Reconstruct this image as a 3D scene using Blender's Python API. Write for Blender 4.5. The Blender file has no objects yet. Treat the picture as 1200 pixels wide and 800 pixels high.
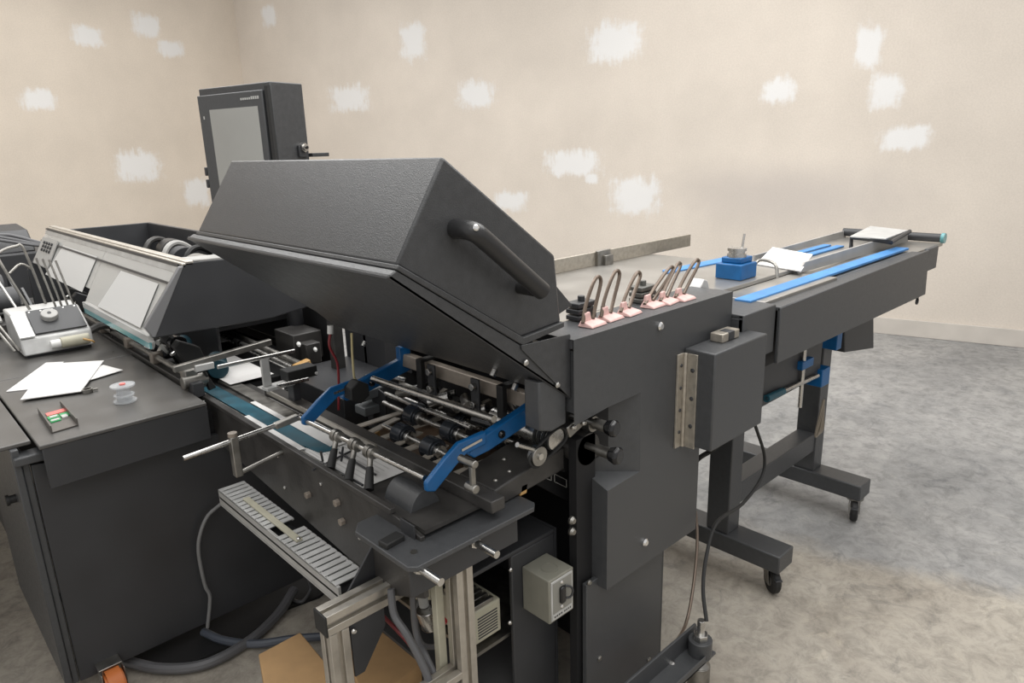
# A print-finishing machine in a plain workshop room: metres, X = along the delivery conveyor,
# Y = along the collating track, Z up, floor at z = 0.
import bpy, bmesh, math, random
from mathutils import Vector, Matrix
random.seed(7)
PI = math.pi
col = bpy.context.scene.collection

# ------------------------------------------------------------------ materials
def mat(name, rgb, rough=.5, metal=0., bump=0., bscale=400., var=0., vscale=6., spec=.5):
    m = bpy.data.materials.new(name); m.use_nodes = True
    nt = m.node_tree; b = nt.nodes['Principled BSDF']
    b.inputs['Base Color'].default_value = (*rgb, 1)
    b.inputs['Roughness'].default_value = rough
    b.inputs['Metallic'].default_value = metal
    b.inputs['Specular IOR Level'].default_value = spec
    tc = nt.nodes.new('ShaderNodeTexCoord')
    if var:
        n = nt.nodes.new('ShaderNodeTexNoise'); n.inputs['Scale'].default_value = vscale; n.inputs['Detail'].default_value = 6
        nt.links.new(tc.outputs['Object'], n.inputs['Vector'])
        r = nt.nodes.new('ShaderNodeValToRGB')
        r.color_ramp.elements[0].position = .3; r.color_ramp.elements[1].position = .7
        r.color_ramp.elements[0].color = (*[c * (1 - var) for c in rgb], 1)
        r.color_ramp.elements[1].color = (*[min(1, c * (1 + var)) for c in rgb], 1)
        nt.links.new(n.outputs['Fac'], r.inputs['Fac']); nt.links.new(r.outputs['Color'], b.inputs['Base Color'])
        mr = nt.nodes.new('ShaderNodeMapRange'); mr.inputs['To Min'].default_value = max(.05, rough - .1); mr.inputs['To Max'].default_value = min(1, rough + .1)
        nt.links.new(n.outputs['Fac'], mr.inputs['Value']); nt.links.new(mr.outputs['Result'], b.inputs['Roughness'])
    if bump:
        n2 = nt.nodes.new('ShaderNodeTexNoise'); n2.inputs['Scale'].default_value = bscale; n2.inputs['Detail'].default_value = 3
        nt.links.new(tc.outputs['Object'], n2.inputs['Vector'])
        bp = nt.nodes.new('ShaderNodeBump'); bp.inputs['Strength'].default_value = bump; bp.inputs['Distance'].default_value = .002
        nt.links.new(n2.outputs['Fac'], bp.inputs['Height']); nt.links.new(bp.outputs['Normal'], b.inputs['Normal'])
    return m

GRIP = mat('grip_black', (.02, .02, .021), .34, bump=.2, bscale=500)
BLACK = mat('black_powder_coat', (.055, .057, .060), .40, bump=.28, bscale=520, var=.08, vscale=60)
HOODM = mat('hood_powder_coat', (.046, .047, .049), .38, bump=.42, bscale=430, var=.12, vscale=60)
DARK = mat('dark_panel', (.034, .035, .038), .46, bump=.1, bscale=500, var=.12, vscale=6)
TABLE = mat('worn_dark_table', (.078, .075, .071), .32, bump=.08, bscale=300, var=.22, vscale=7)
NICKEL = mat('satin_nickel', (.40, .365, .31), .38, .55, var=.15, vscale=60)
PIT = mat('black_floor_shade', (.006, .006, .007), .7)
WORN = mat('scuffed_black_steel', (.038, .036, .034), .42, bump=.2, bscale=90, var=.35, vscale=14)
BLUE = mat('blue_paint', (.004, .095, .27), .36, bump=.1, var=.15, vscale=20)
BELT = mat('blue_belt', (.06, .22, .50), .5, var=.15, vscale=14)
TEAL = mat('teal_belt', (.008, .072, .105), .45, var=.3, vscale=25)
STEEL = mat('steel', (.55, .54, .52), .28, 1., var=.12, vscale=40)
DULL = mat('dull_steel', (.30, .29, .27), .42, 1., var=.25, vscale=30)
BRONZE = mat('bronze_grey_bar', (.25, .215, .18), .45, .3, var=.15, vscale=25)
CHROME = mat('chrome', (.8, .8, .8), .1, 1.)
ALU = mat('extruded_aluminium', (.52, .49, .44), .38, .85, var=.08, vscale=40)
DECK = mat('brushed_deck', (.40, .385, .36), .34, .75, bump=.05, bscale=120, var=.14, vscale=5)
RUBBER = mat('black_rubber', (.012, .012, .012), .6)
GLOSS = mat('glossy_black', (.01, .01, .011), .15)
PAPER = mat('white_paper', (.66, .65, .635), .7, var=.04, vscale=30)
CARD = mat('cardboard', (.46, .285, .135), .75, bump=.1, bscale=90, var=.08, vscale=15)
CREAM = mat('cream_plastic', (.42, .40, .31), .5, var=.08, vscale=30)
GREYBOX = mat('grey_green_enamel', (.205, .20, .165), .45, var=.06, vscale=30)
PINK = mat('pink_plastic', (.64, .42, .39), .5, var=.12, vscale=60)
SILV = mat('silver_grey_paint', (.50, .50, .49), .4, .3, var=.12, vscale=18)
GREYP = mat('grey_plastic', (.36, .355, .34), .5, var=.08, vscale=30)
WHITEP = mat('white_plastic', (.72, .72, .70), .45)
BROWN = mat('brown_wire', (.15, .115, .09), .3, .6)
RED = mat('red_plastic', (.45, .03, .03), .4)
GREEN = mat('green_label', (.02, .30, .09), .5)
PINKL = mat('red_pink_label', (.66, .16, .14), .5)
ORANGE = mat('orange_wheel', (.55, .16, .04), .5)
DTEAL = mat('dark_teal_roller', (.006, .035, .05), .4)
SCREEN = mat('grey_screen', (.33, .33, .31), .22, spec=.7, var=.08, vscale=3)
YEL = mat('pale_yellow_cable', (.55, .47, .25), .5)
TAN = mat('tan_plastic', (.50, .30, .11), .5)
HOSE = mat('grey_hose', (.10, .10, .105), .4)
PALE = mat('pale_marking', (.45, .45, .43), .6)

def glass(name, rgb, alpha, rough=.08):
    m = bpy.data.materials.new(name); m.use_nodes = True
    nt = m.node_tree; b = nt.nodes['Principled BSDF']
    b.inputs['Base Color'].default_value = (*rgb, 1); b.inputs['Roughness'].default_value = rough
    b.inputs['Alpha'].default_value = alpha
    return m
ACRYL = glass('clear_acrylic', (.62, .62, .60), .62, .12)
CLEAR = glass('clear_plastic', (.62, .64, .66), .45, .08)
TEALG = glass('teal_acrylic_edge', (.14, .36, .38), .85)

def wall_mat(name, base, patches, grime=None):
    """Painted plaster: fine speckle, mottling and brushed white filler patches; the object's local X = along wall, Z = up."""
    m = bpy.data.materials.new(name); m.use_nodes = True
    nt = m.node_tree; N = nt.nodes.new; L = nt.links.new
    b = nt.nodes['Principled BSDF']; b.inputs['Roughness'].default_value = .8; b.inputs['Specular IOR Level'].default_value = .2
    tc = N('ShaderNodeTexCoord'); P = tc.outputs['Object']
    def noise(scale, detail=5, rough=.6, vec=P):
        n = N('ShaderNodeTexNoise'); n.inputs['Scale'].default_value = scale; n.inputs['Detail'].default_value = detail
        n.inputs['Roughness'].default_value = rough; L(vec, n.inputs['Vector']); return n
    big = noise(.9); fine = noise(75, 4, .75)
    def ramp(fac, c0, c1, p0, p1):
        r = N('ShaderNodeValToRGB'); e = r.color_ramp.elements
        e[0].position, e[1].position = p0, p1; e[0].color, e[1].color = (*c0, 1), (*c1, 1); L(fac, r.inputs['Fac']); return r.outputs['Color']
    d = lambda k: tuple(c * k for c in base)
    c_big = ramp(big.outputs['Fac'], d(.90), d(1.06), .3, .7)
    c_fine = ramp(fine.outputs['Fac'], (.80, .79, .78), (1.06, 1.06, 1.06), .3, .62)
    mx = N('ShaderNodeMix'); mx.data_type = 'RGBA'; mx.blend_type = 'MULTIPLY'; mx.inputs[0].default_value = .42
    L(c_big, mx.inputs[6]); L(c_fine, mx.inputs[7])
    # filler patches: distance to an ellipse with a ragged brushed edge
    rag = noise(7.5, 8, .66)
    mpv = N('ShaderNodeMapping'); mpv.inputs['Scale'].default_value = (30, 30, 5); L(P, mpv.inputs['Vector'])
    brush = noise(1., 3, .6, mpv.outputs['Vector'])
    ragm = N('ShaderNodeMath'); ragm.operation = 'MULTIPLY_ADD'; ragm.inputs[1].default_value = 1.7; ragm.inputs[2].default_value = -.85; L(rag.outputs['Fac'], ragm.inputs[0])
    rag2 = N('ShaderNodeMath'); rag2.operation = 'MULTIPLY_ADD'; rag2.inputs[1].default_value = .9; L(brush.outputs['Fac'], rag2.inputs[0]); L(ragm.outputs[0], rag2.inputs[2])
    total = None
    for (u, z, a, h) in patches:
        s = N('ShaderNodeVectorMath'); s.operation = 'SUBTRACT'; s.inputs[1].default_value = (u, 0, z); L(P, s.inputs[0])
        k = N('ShaderNodeVectorMath'); k.operation = 'MULTIPLY'; k.inputs[1].default_value = (1 / a, 0, 1 / h); L(s.outputs[0], k.inputs[0])
        p4 = N('ShaderNodeVectorMath'); p4.operation = 'MULTIPLY'; L(k.outputs[0], p4.inputs[0]); L(k.outputs[0], p4.inputs[1])
        ln = N('ShaderNodeVectorMath'); ln.operation = 'LENGTH'; L(p4.outputs[0], ln.inputs[0])
        sq = N('ShaderNodeMath'); sq.operation = 'SQRT'; L(ln.outputs['Value'], sq.inputs[0])
        ad = N('ShaderNodeMath'); L(sq.outputs[0], ad.inputs[0]); L(rag2.outputs[0], ad.inputs[1])
        mr = N('ShaderNodeMapRange'); mr.inputs['From Min'].default_value = 1.75; mr.inputs['From Max'].default_value = 1.05
        mr.interpolation_type = 'SMOOTHSTEP'; L(ad.outputs[0], mr.inputs['Value'])
        if total is None: total = mr.outputs[0]
        else:
            mm = N('ShaderNodeMath'); mm.operation = 'MAXIMUM'; L(total, mm.inputs[0]); L(mr.outputs[0], mm.inputs[1]); total = mm.outputs[0]
    sc = N('ShaderNodeMath'); sc.operation = 'MULTIPLY'; sc.inputs[1].default_value = .88; L(total, sc.inputs[0])
    m2 = N('ShaderNodeMix'); m2.data_type = 'RGBA'; L(sc.outputs[0], m2.inputs[0]); L(mx.outputs[2], m2.inputs[6])
    m2.inputs[7].default_value = (.79, .79, .785, 1)
    out = m2.outputs[2]
    if grime:
        u, z, a, h = grime
        s = N('ShaderNodeVectorMath'); s.operation = 'SUBTRACT'; s.inputs[1].default_value = (u, 0, z); L(P, s.inputs[0])
        k = N('ShaderNodeVectorMath'); k.operation = 'MULTIPLY'; k.inputs[1].default_value = (1 / a, 0, 1 / h); L(s.outputs[0], k.inputs[0])
        ln = N('ShaderNodeVectorMath'); ln.operation = 'LENGTH'; L(k.outputs[0], ln.inputs[0])
        ad = N('ShaderNodeMath'); ad.operation = 'MULTIPLY_ADD'; ad.inputs[1].default_value = .7; L(big.outputs['Fac'], ad.inputs[0]); L(ln.outputs['Value'], ad.inputs[2])
        mr = N('ShaderNodeMapRange'); mr.interpolation_type = 'SMOOTHSTEP'; mr.inputs['From Min'].default_value = 1.5; mr.inputs['From Max'].default_value = .45; mr.inputs['To Max'].default_value = .5
        L(ad.outputs[0], mr.inputs['Value'])
        m3 = N('ShaderNodeMix'); m3.data_type = 'RGBA'; L(mr.outputs[0], m3.inputs[0]); L(out, m3.inputs[6]); m3.inputs[7].default_value = (.46, .42, .40, 1); out = m3.outputs[2]
    L(out, b.inputs['Base Color'])
    bp = N('ShaderNodeBump'); bp.inputs['Strength'].default_value = .25; bp.inputs['Distance'].default_value = .004
    L(fine.outputs['Fac'], bp.inputs['Height']); L(bp.outputs['Normal'], b.inputs['Normal'])
    return m

FLV = 8.75
def floor_mat():
    m = bpy.data.materials.new('concrete_floor'); m.use_nodes = True
    nt = m.node_tree; N = nt.nodes.new; L = nt.links.new
    b = nt.nodes['Principled BSDF']; b.inputs['Roughness'].default_value = .62; b.inputs['Specular IOR Level'].default_value = .35
    tc = N('ShaderNodeTexCoord'); P = tc.outputs['Object']
    def noise(scale, detail, rough=.6, dist=0.):
        n = N('ShaderNodeTexNoise'); n.inputs['Scale'].default_value = scale; n.inputs['Detail'].default_value = detail
        n.inputs['Roughness'].default_value = rough; n.inputs['Distortion'].default_value = dist; L(P, n.inputs['Vector']); return n.outputs['Fac']
    def ramp(f, pts):
        r = N('ShaderNodeValToRGB'); e = r.color_ramp.elements
        while len(e) < len(pts): e.new(.5)
        for i, (p, c) in enumerate(pts): e[i].position = p; e[i].color = (*c, 1)
        L(f, r.inputs['Fac']); return r.outputs['Color']
    n0 = noise(1.9, 10, .68, .7)
    cg = ramp(n0, [(.30, (.215, .215, .212)), (.45, (.285, .283, .278)), (.58, (.335, .33, .32)), (.75, (.42, .41, .40))])
    ct = ramp(n0, [(.30, (.27, .24, .20)), (.45, (.37, .335, .285)), (.58, (.42, .385, .33)), (.75, (.47, .43, .37))])
    sp = N('ShaderNodeSeparateXYZ'); L(P, sp.inputs[0])
    m_a = N('ShaderNodeMath'); m_a.operation = 'MULTIPLY_ADD'; m_a.inputs[1].default_value = 2.58; L(sp.outputs['X'], m_a.inputs[0]); L(sp.outputs['Y'], m_a.inputs[2])
    m_b = N('ShaderNodeMath'); m_b.operation = 'MULTIPLY_ADD'; m_b.inputs[1].default_value = 2.4; L(noise(1.1, 8, .62, .3), m_b.inputs[0]); L(m_a.outputs[0], m_b.inputs[2])
    mk = N('ShaderNodeMapRange'); mk.inputs['From Min'].default_value = FLV + .22; mk.inputs['From Max'].default_value = FLV - .22; L(m_b.outputs[0], mk.inputs['Value'])
    mc = N('ShaderNodeMix'); mc.data_type = 'RGBA'; L(mk.outputs[0], mc.inputs[0]); L(cg, mc.inputs[6]); L(ct, mc.inputs[7]); c1 = mc.outputs[2]
    c2 = ramp(noise(14, 9, .8, .5), [(.32, (.5, .5, .5)), (.55, (1, 1, 1)), (.75, (1.12, 1.11, 1.08))])
    c3 = ramp(noise(4.2, 10, .72, 1.4), [(.36, (.74, .75, .77)), (.44, (1, 1, 1)), (.60, (1, 1, 1)), (.66, (1.16, 1.15, 1.12))])
    m1 = N('ShaderNodeMix'); m1.data_type = 'RGBA'; m1.blend_type = 'MULTIPLY'; m1.inputs[0].default_value = .8; L(c1, m1.inputs[6]); L(c2, m1.inputs[7])
    m2 = N('ShaderNodeMix'); m2.data_type = 'RGBA'; m2.blend_type = 'MULTIPLY'; m2.inputs[0].default_value = .9; L(m1.outputs[2], m2.inputs[6]); L(c3, m2.inputs[7])
    L(m2.outputs[2], b.inputs['Base Color'])
    bp = N('ShaderNodeBump'); bp.inputs['Strength'].default_value = .15; bp.inputs['Distance'].default_value = .003
    L(noise(40, 6), bp.inputs['Height']); L(bp.outputs['Normal'], b.inputs['Normal'])
    return m

# ------------------------------------------------------------------ mesh helpers
class MB:
    def __init__(s): s.v = []; s.f = []
    def add(s, vs, fs):
        o = len(s.v); s.v += [Vector(p) for p in vs]; s.f += [tuple(i + o for i in f) for f in fs]; return s
    def box(s, x0, x1, y0, y1, z0, z1):
        return s.hexa([(x0, y0, z0), (x1, y0, z0), (x1, y1, z0), (x0, y1, z0), (x0, y0, z1), (x1, y0, z1), (x1, y1, z1), (x0, y1, z1)])
    def hexa(s, p):
        return s.add(p, [(3, 2, 1, 0), (4, 5, 6, 7), (0, 1, 5, 4), (1, 2, 6, 5), (2, 3, 7, 6), (3, 0, 4, 7)])
    def obox(s, c, ax, ay, az, sx, sy, sz):      # oriented box: centre, three unit axes, three full sizes
        c, ax, ay, az = Vector(c), Vector(ax).normalized(), Vector(ay).normalized(), Vector(az).normalized()
        P = [c + ax * sx / 2 * i + ay * sy / 2 * j + az * sz / 2 * k for k in (-1, 1) for (i, j) in ((-1, -1), (1, -1), (1, 1), (-1, 1))]
        return s.hexa(P)
    def bar(s, a, b, w, h, up=(0, 0, 1)):        # rectangular bar from a to b
        a, b = Vector(a), Vector(b); d = (b - a).normalized(); u = Vector(up); sd = d.cross(u).normalized(); u = sd.cross(d)
        return s.obox((a + b) / 2, d, sd, u, (b - a).length, w, h)
    def prism(s, poly, off):                     # planar polygon extruded by a vector
        n = len(poly); P = [Vector(p) for p in poly]; Q = [p + Vector(off) for p in P]
        return s.add(P + Q, [tuple(range(n - 1, -1, -1)), tuple(range(n, 2 * n))] + [(i, (i + 1) % n, n + (i + 1) % n, n + i) for i in range(n)])
    def xz(s, prof, y0, y1): return s.prism([(x, y0, z) for x, z in prof], (0, y1 - y0, 0))
    def xy(s, prof, z0, z1): return s.prism([(x, y, z0) for x, y in prof], (0, 0, z1 - z0))
    def yz(s, prof, x0, x1): return s.prism([(x0, y, z) for y, z in prof], (x1 - x0, 0, 0))
    def cyl(s, a, b, r, r2=None, n=20):
        a, b = Vector(a), Vector(b); d = (b - a).normalized(); r2 = r if r2 is None else r2
        t = Vector((1, 0, 0)) if abs(d.x) < .8 else Vector((0, 1, 0)); u = d.cross(t).normalized(); w = d.cross(u)
        A = [a + (u * math.cos(2 * PI * i / n) + w * math.sin(2 * PI * i / n)) * r for i in range(n)]
        B = [b + (u * math.cos(2 * PI * i / n) + w * math.sin(2 * PI * i / n)) * r2 for i in range(n)]
        return s.add(A + B, [tuple(range(n - 1, -1, -1)), tuple(range(n, 2 * n))] + [(i, (i + 1) % n, n + (i + 1) % n, n + i) for i in range(n)])
    def ring(s, a, b, r, ri, n=24):              # hollow collar
        a, b = Vector(a), Vector(b); d = (b - a).normalized()
        t = Vector((1, 0, 0)) if abs(d.x) < .8 else Vector((0, 1, 0)); u = d.cross(t).normalized(); w = d.cross(u)
        V = []
        for (p, rr) in ((a, r), (b, r), (b, ri), (a, ri)):
            V += [p + (u * math.cos(2 * PI * i / n) + w * math.sin(2 * PI * i / n)) * rr for i in range(n)]
        F = []
        for k in range(4):
            for i in range(n): F.append((k * n + i, k * n + (i + 1) % n, ((k + 1) % 4) * n + (i + 1) % n, ((k + 1) % 4) * n + i))
        return s.add(V, F)
    def tube(s, pts, r, n=10, closed=False, smooth=0):
        P = [Vector(p) for p in pts]
        if smooth:
            Q = []; m = len(P)
            for i in range(m if closed else m - 1):
                p0 = P[(i - 1) % m] if (closed or i) else P[0] * 2 - P[1]; p1 = P[i]; p2 = P[(i + 1) % m]
                p3 = P[(i + 2) % m] if (closed or i + 2 < m) else P[-1] * 2 - P[-2]
                for k in range(smooth):
                    t = k / smooth
                    Q.append(.5 * ((2 * p1) + (p2 - p0) * t + (2 * p0 - 5 * p1 + 4 * p2 - p3) * t * t + (3 * p1 - p0 - 3 * p2 + p3) * t ** 3))
            if not closed: Q.append(P[-1])
            P = Q
        m = len(P); rings = []; u = None
        for i in range(m):
            if closed: d = (P[(i + 1) % m] - P[i - 1]).normalized()
            else: d = (P[min(i + 1, m - 1)] - P[max(i - 1, 0)]).normalized()
            if u is None:
                t = Vector((0, 0, 1)) if abs(d.z) < .9 else Vector((1, 0, 0)); u = d.cross(t).normalized()
            else:
                u = (u - d * u.dot(d)).normalized()
            w = d.cross(u); rings.append([P[i] + (u * math.cos(2 * PI * k / n) + w * math.sin(2 * PI * k / n)) * r for k in range(n)])
        V = [p for g in rings for p in g]; F = []
        for i in range(m if closed else m - 1):
            j = (i + 1) % m
            for k in range(n): F.append((i * n + k, i * n + (k + 1) % n, j * n + (k + 1) % n, j * n + k))
        if not closed: F += [tuple(range(n - 1, -1, -1)), tuple(range((m - 1) * n, m * n))]
        return s.add(V, F)
    def dome(s, c, d, r, h, n=14):               # rounded screw head
        c, d = Vector(c), Vector(d).normalized()
        s.cyl(c, c + d * h * .5, r, r, n); return s.cyl(c + d * h * .5, c + d * h, r, r * .62, n)

ROOT = {}
def obj(name, mb, m, parent=None, bevel=0., seg=2, label=None):
    off = ROOT.get(parent.name, Vector()) if parent else Vector()
    bm = bmesh.new(); vs = [bm.verts.new(p - off) for p in mb.v]
    for f in mb.f:
        try: bm.faces.new([vs[i] for i in f])
        except ValueError: pass
    bmesh.ops.recalc_face_normals(bm, faces=bm.faces)
    for f in bm.faces: f.smooth = True
    for e in bm.edges:
        e.smooth = len(e.link_faces) == 2 and e.calc_face_angle(0) < .62
    me = bpy.data.meshes.new(name); bm.to_mesh(me); bm.free(); me.materials.append(m)
    o = bpy.data.objects.new(name, me); col.objects.link(o)
    if bevel:
        bv = o.modifiers.new('edge', 'BEVEL'); bv.width = bevel; bv.segments = seg; bv.limit_method = 'ANGLE'; bv.angle_limit = .6
    if parent: o.parent = parent; ROOT[o.name] = off
    if label: o['label'] = label
    return o
def thing(name, label, cat, loc, group=None):
    o = bpy.data.objects.new(name, None); o.empty_display_size = .05; col.objects.link(o); o.location = loc
    o['label'] = label; o['category'] = cat
    if group: o['group'] = group
    ROOT[o.name] = Vector(loc); return o
def tag(o, label, cat, group=None):
    o['label'] = label; o['category'] = cat
    if group: o['group'] = group
    return o
def struct(o): o['kind'] = 'structure'; return o
def dup(o, loc=None, rotz=0., parent=None, label=None):
    c = o.copy(); col.objects.link(c)
    if parent is not None: c.parent = parent
    if loc is not None: c.location = loc; c.rotation_euler = (0, 0, rotz)
    if label: c['label'] = label
    for ch in [k for k in col.objects if k.parent == o]: dup(ch, parent=c)
    return c
def lerp(a, b, t): return Vector(a) * (1 - t) + Vector(b) * t

# ------------------------------------------------------------------ the room
struct(obj('floor', MB().add([(-4, -5, 0), (9, -5, 0), (9, 12, 0), (-4, 12, 0)], [(0, 1, 2, 3)]), floor_mat()))
wd = Vector((-.24431, .969697, 0)); W0 = Vector((6.164, 1.957, 0)); corner = W0 + wd * 7.857
aw = math.atan2(wd.y, wd.x)
BP = [(7.22, 3.27, .12, .12), (4.93, 2.75, .17, .18), (2.52, 2.51, .25, .16), (5.97, 2.22, .30, .14), (4.12, 2.15, .21, .13), (1.02, 1.99, .12, .10),
      (.37, 2.27, .09, .15), (.22, 1.94, .11, .12), (.05, 1.58, .17, .09), (2.97, 1.42, .28, .12), (2.29, 1.11, .23, .17), (3.72, 1.04, .20, .10), (2.75, 1.28, .07, .05)]
LP = [(1.94, 2.89, .16, .10), (1.25, 3.08, .15, .12), (.99, 2.85, .16, .09), (2.58, 2.22, .15, .10), (1.63, 1.51, .25, .17), (.9, 1.16, .18, .16)]
WBASE = (.70, .635, .56)
def wall(name, u0, u1, h, patches, base, origin, ang):
    o = struct(obj(name, MB().add([(u0, 0, 0), (u1, 0, 0), (u1, 0, h), (u0, 0, h)], [(0, 1, 2, 3)]), wall_mat('painted_plaster_' + name, base, patches, (.9, 1.12, 1.25, .36) if name == 'wall_back' else None)))
    o.location = origin; o.rotation_euler = (0, 0, ang); return o
wall('wall_back', -7, 7.857, 4.2, BP, WBASE, W0, aw)
wall('wall_left', 0, 9, 4.2, LP, (.70, .625, .535), corner, aw + PI / 2)
bb = struct(obj('baseboard_back', MB().box(-7, 7.85, .001, .02, 0, .14), mat('baseboard_paint', (.56, .52, .47), .6, var=.06), bevel=.004))
bb.location = W0; bb.rotation_euler = (0, 0, aw)

# ------------------------------------------------------------------ output housing (the tall column in front)
t = thing('output_housing', 'tall black steel machine housing with a knob recess and a hinged side box', 'machine housing', (1.45, 1.1, 0))
YF = 1.0
fa, fb = Vector((1.250, 1.000, 0.764)), Vector((1.385, 1.000, 0.770))
fd, fe = Vector((1.381, 1.000, 0.990)), Vector((1.139, 1.000, 0.998))
XL = fa.x; XR = 1.672; ZB = .478; ZT = 1.182
fe = Vector((XL, 1.0, fe.z - .01)); ci = Vector((XL, 1.078, fa.z + .028)); ei = Vector((XL, 1.078, fe.z))
ZN = .80
# front cover: a folded sheet with a pocket whose back slants away from the right edge
mb = MB()
A = [Vector((XL, YF, ZB)), Vector((XR, YF, ZB)), Vector((XR, YF, ZN)), Vector((1.815, YF, ZN + .05)), Vector((1.815, YF, ZT)), Vector((1.126, YF, ZT)), Vector((1.126, YF, fe.z - .012))]
mb.add([A[0], A[1], A[2], A[3], A[4], A[5], A[6], fe, fd, fb, fa], [(0, 1, 9, 10), (1, 2, 3, 8, 9), (3, 4, 8), (4, 5, 8), (5, 6, 7, 8)])
mb.add([fa, fb, ci], [(0, 1, 2)]); mb.add([fb, fd, ei, ci], [(0, 1, 2, 3)]); mb.add([fd, fe, ei], [(0, 1, 2)])
BK = 1.10
mb.add([A[0], fa, ci, (XL, BK, ci.z), (XL, BK, ZB)], [(0, 1, 2, 3, 4)])
mb.add([A[0], A[1], (XR, BK, ZB), (XL, BK, ZB)], [(0, 1, 2, 3)])
mb.add([A[1], A[2], (XR, BK, ZN), (XR, BK, ZB)], [(0, 1, 2, 3)])
mb.add([A[4], A[5], (1.126, 1.06, ZT), (1.815, 1.06, ZT)], [(0, 1, 2, 3)]); mb.add([A[3], A[4], (1.815, 1.06, ZT), (1.815, 1.06, ZN + .05)], [(0, 1, 2, 3)])
bmesh_weld = True
bmx = obj('front_cover', mb, BLACK, t)
sd = bmx.modifiers.new('edge', 'BEVEL'); sd.width = .003; sd.segments = 2; sd.limit_method = 'ANGLE'; sd.angle_limit = .6
# body behind the cover
obj('upper_body', MB().xz([(1.134, fe.z + .015), (1.126 + .72, fe.z + .015), (1.815, ZT - .03), (1.134, ZT - .03)], 1.006, 1.155), BLACK, t)
obj('top_panel', MB().box(1.128, 1.813, 1.004, 1.135, ZT - .022, ZT - .0005), BLACK, t)
obj('top_ledge', MB().box(1.06, 1.815, 1.137, 1.155, ZT - .02, ZT - .004), NICKEL, t, .002)
obj('right_body', MB().xz([(1.45, .06), (XR - .01, .06), (XR - .01, ZN), (1.80, ZN + .06), (1.80, 1.09), (1.45, 1.09)], 1.16, 1.80), DARK, t)
obj('lower_panel', MB().box(1.205, 1.545, 1.03, 1.045, .03, .50), BLACK, t, .002)
obj('lower_frame', MB().box(1.545, 1.56, 1.034, 1.7, .05, .62), DARK, t, .002)
obj('inner_frame', MB().box(1.190, 1.262, 1.05, 1.075, .03, .905), PIT, t)
obj('side_frame', MB().xz([(1.036, .985), (1.075, .972), (1.124, .978), (1.124, 1.10), (1.036, 1.10)], 1.022, 1.07), BLACK, t, .004)
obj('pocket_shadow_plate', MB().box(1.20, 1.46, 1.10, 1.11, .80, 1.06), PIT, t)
for (p, y) in (((1.455, 1.000, 1.150), 1.0), ((1.412, 1.000, 0.548), 1.0)):
    obj('bolt', MB().dome(p, (0, -1, 0), .0115, .009), CHROME, t)
for p in ((1.214, 1.030, 0.506), (1.257, 1.030, 0.246), (1.490, 1.030, 0.103)):
    obj('bolt', MB().dome(p, (0, -1, 0), .008, .006), DULL, t)
for p in ((1.168, 1.050, 0.698), (1.168, 1.050, 0.667)):
    obj('bolt', MB().dome(p, (0, -1, 0), .011, .012), DULL, t)
obj('bolt', MB().cyl((1.672, 1.03, .565), (1.69, 1.03, .565), .010), STEEL, t)
h_ = [lerp(ei, fd, .10), lerp(ei, fd, .42), lerp(ci, fb, .42), lerp(ci, fb, .10)]
nq = Vector((-.0013, -.0022, 0))
obj('pocket_opening', MB().prism([lerp(h_[0], h_[3], .15) + nq, lerp(h_[1], h_[2], .12) + nq, lerp(h_[1], h_[2], .72) + nq, lerp(h_[0], h_[3], .86) + nq], (0, -.0006, 0)), PIT, t)
# knobs in the pocket
for (p, hub, r, ln) in (((1.226, 0.985, 0.948), (1.262, 1.060, 0.923), .022, .12), ((1.228, 0.975, 0.880), (1.249, 1.060, 0.865), .023, .13)):
    p = Vector(p); hub = Vector((p.x - .005, 1.075, p.z))
    k = obj('knob', MB().cyl(p, p + Vector((.003, -.020, 0)), r * .75, r * 1.05, n=8).cyl(p + Vector((.003, -.020, 0)), p + Vector((.004, -.028, 0)), r * 1.05, r * .8, n=8), GLOSS, t, .002)
    obj('shaft', MB().cyl(p, p + Vector((0, .035, 0)), .014).cyl(p + Vector((0, .03, 0)), p + Vector((0, .15, 0)), .009), DULL, k)
hb = Vector((1.237, 1.050, 0.867)); obj('bearing_hub', MB().cyl(hb, hb + Vector((0, .06, 0)), .042, n=32), WORN, t)
hb = Vector((1.245, 1.040, 0.934)); obj('bearing_hub', MB().cyl(hb, hb + Vector((0, .04, 0)), .020).cyl(hb + Vector((0, -.008, 0)), hb, .012), DULL, t)
obj('slotted_bracket', MB().obox((1.167, 1.030, 0.958), (1, 0, .35), (0, 1, 0), (-.35, 0, 1), .062, .006, .030), DULL, t, .002)
for px in ((1.151, 1.024, 0.960), (1.188, 1.024, 0.960)): obj('bolt', MB().dome(px, (0, -1, 0), .007, .006), STEEL, t)
# hinged electric box on the right of the cover
bx = obj('junction_box', MB().box(1.572, 1.852, .905, .998, .79, 1.066), BLACK, t, .004)
hg = obj('hinge', MB().box(1.537, 1.5665, .994, .9995, .785, 1.055).box(1.567, 1.5715, .955, .985, .785, 1.055).cyl((1.5665, .991, .785), (1.5665, .991, 1.055), .006, n=10), NICKEL, bx, .0008)
for k in range(4):
    obj('screw', MB().dome((1.553, .994, .83 + k * .064), (0, -1, 0), .005, .003), DARK, hg)
for k in range(3):
    obj('screw', MB().dome((1.567, .968, .85 + k * .08), (-1, 0, 0), .006, .003), DARK, hg)
lt = obj('latch', MB().box(1.675, 1.765, .945, .985, 1.066, 1.091), NICKEL, bx, .003)
obj('latch_block', MB().box(1.705, 1.735, .943, .975, 1.068, 1.0925), DARK, lt, .002)

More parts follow.
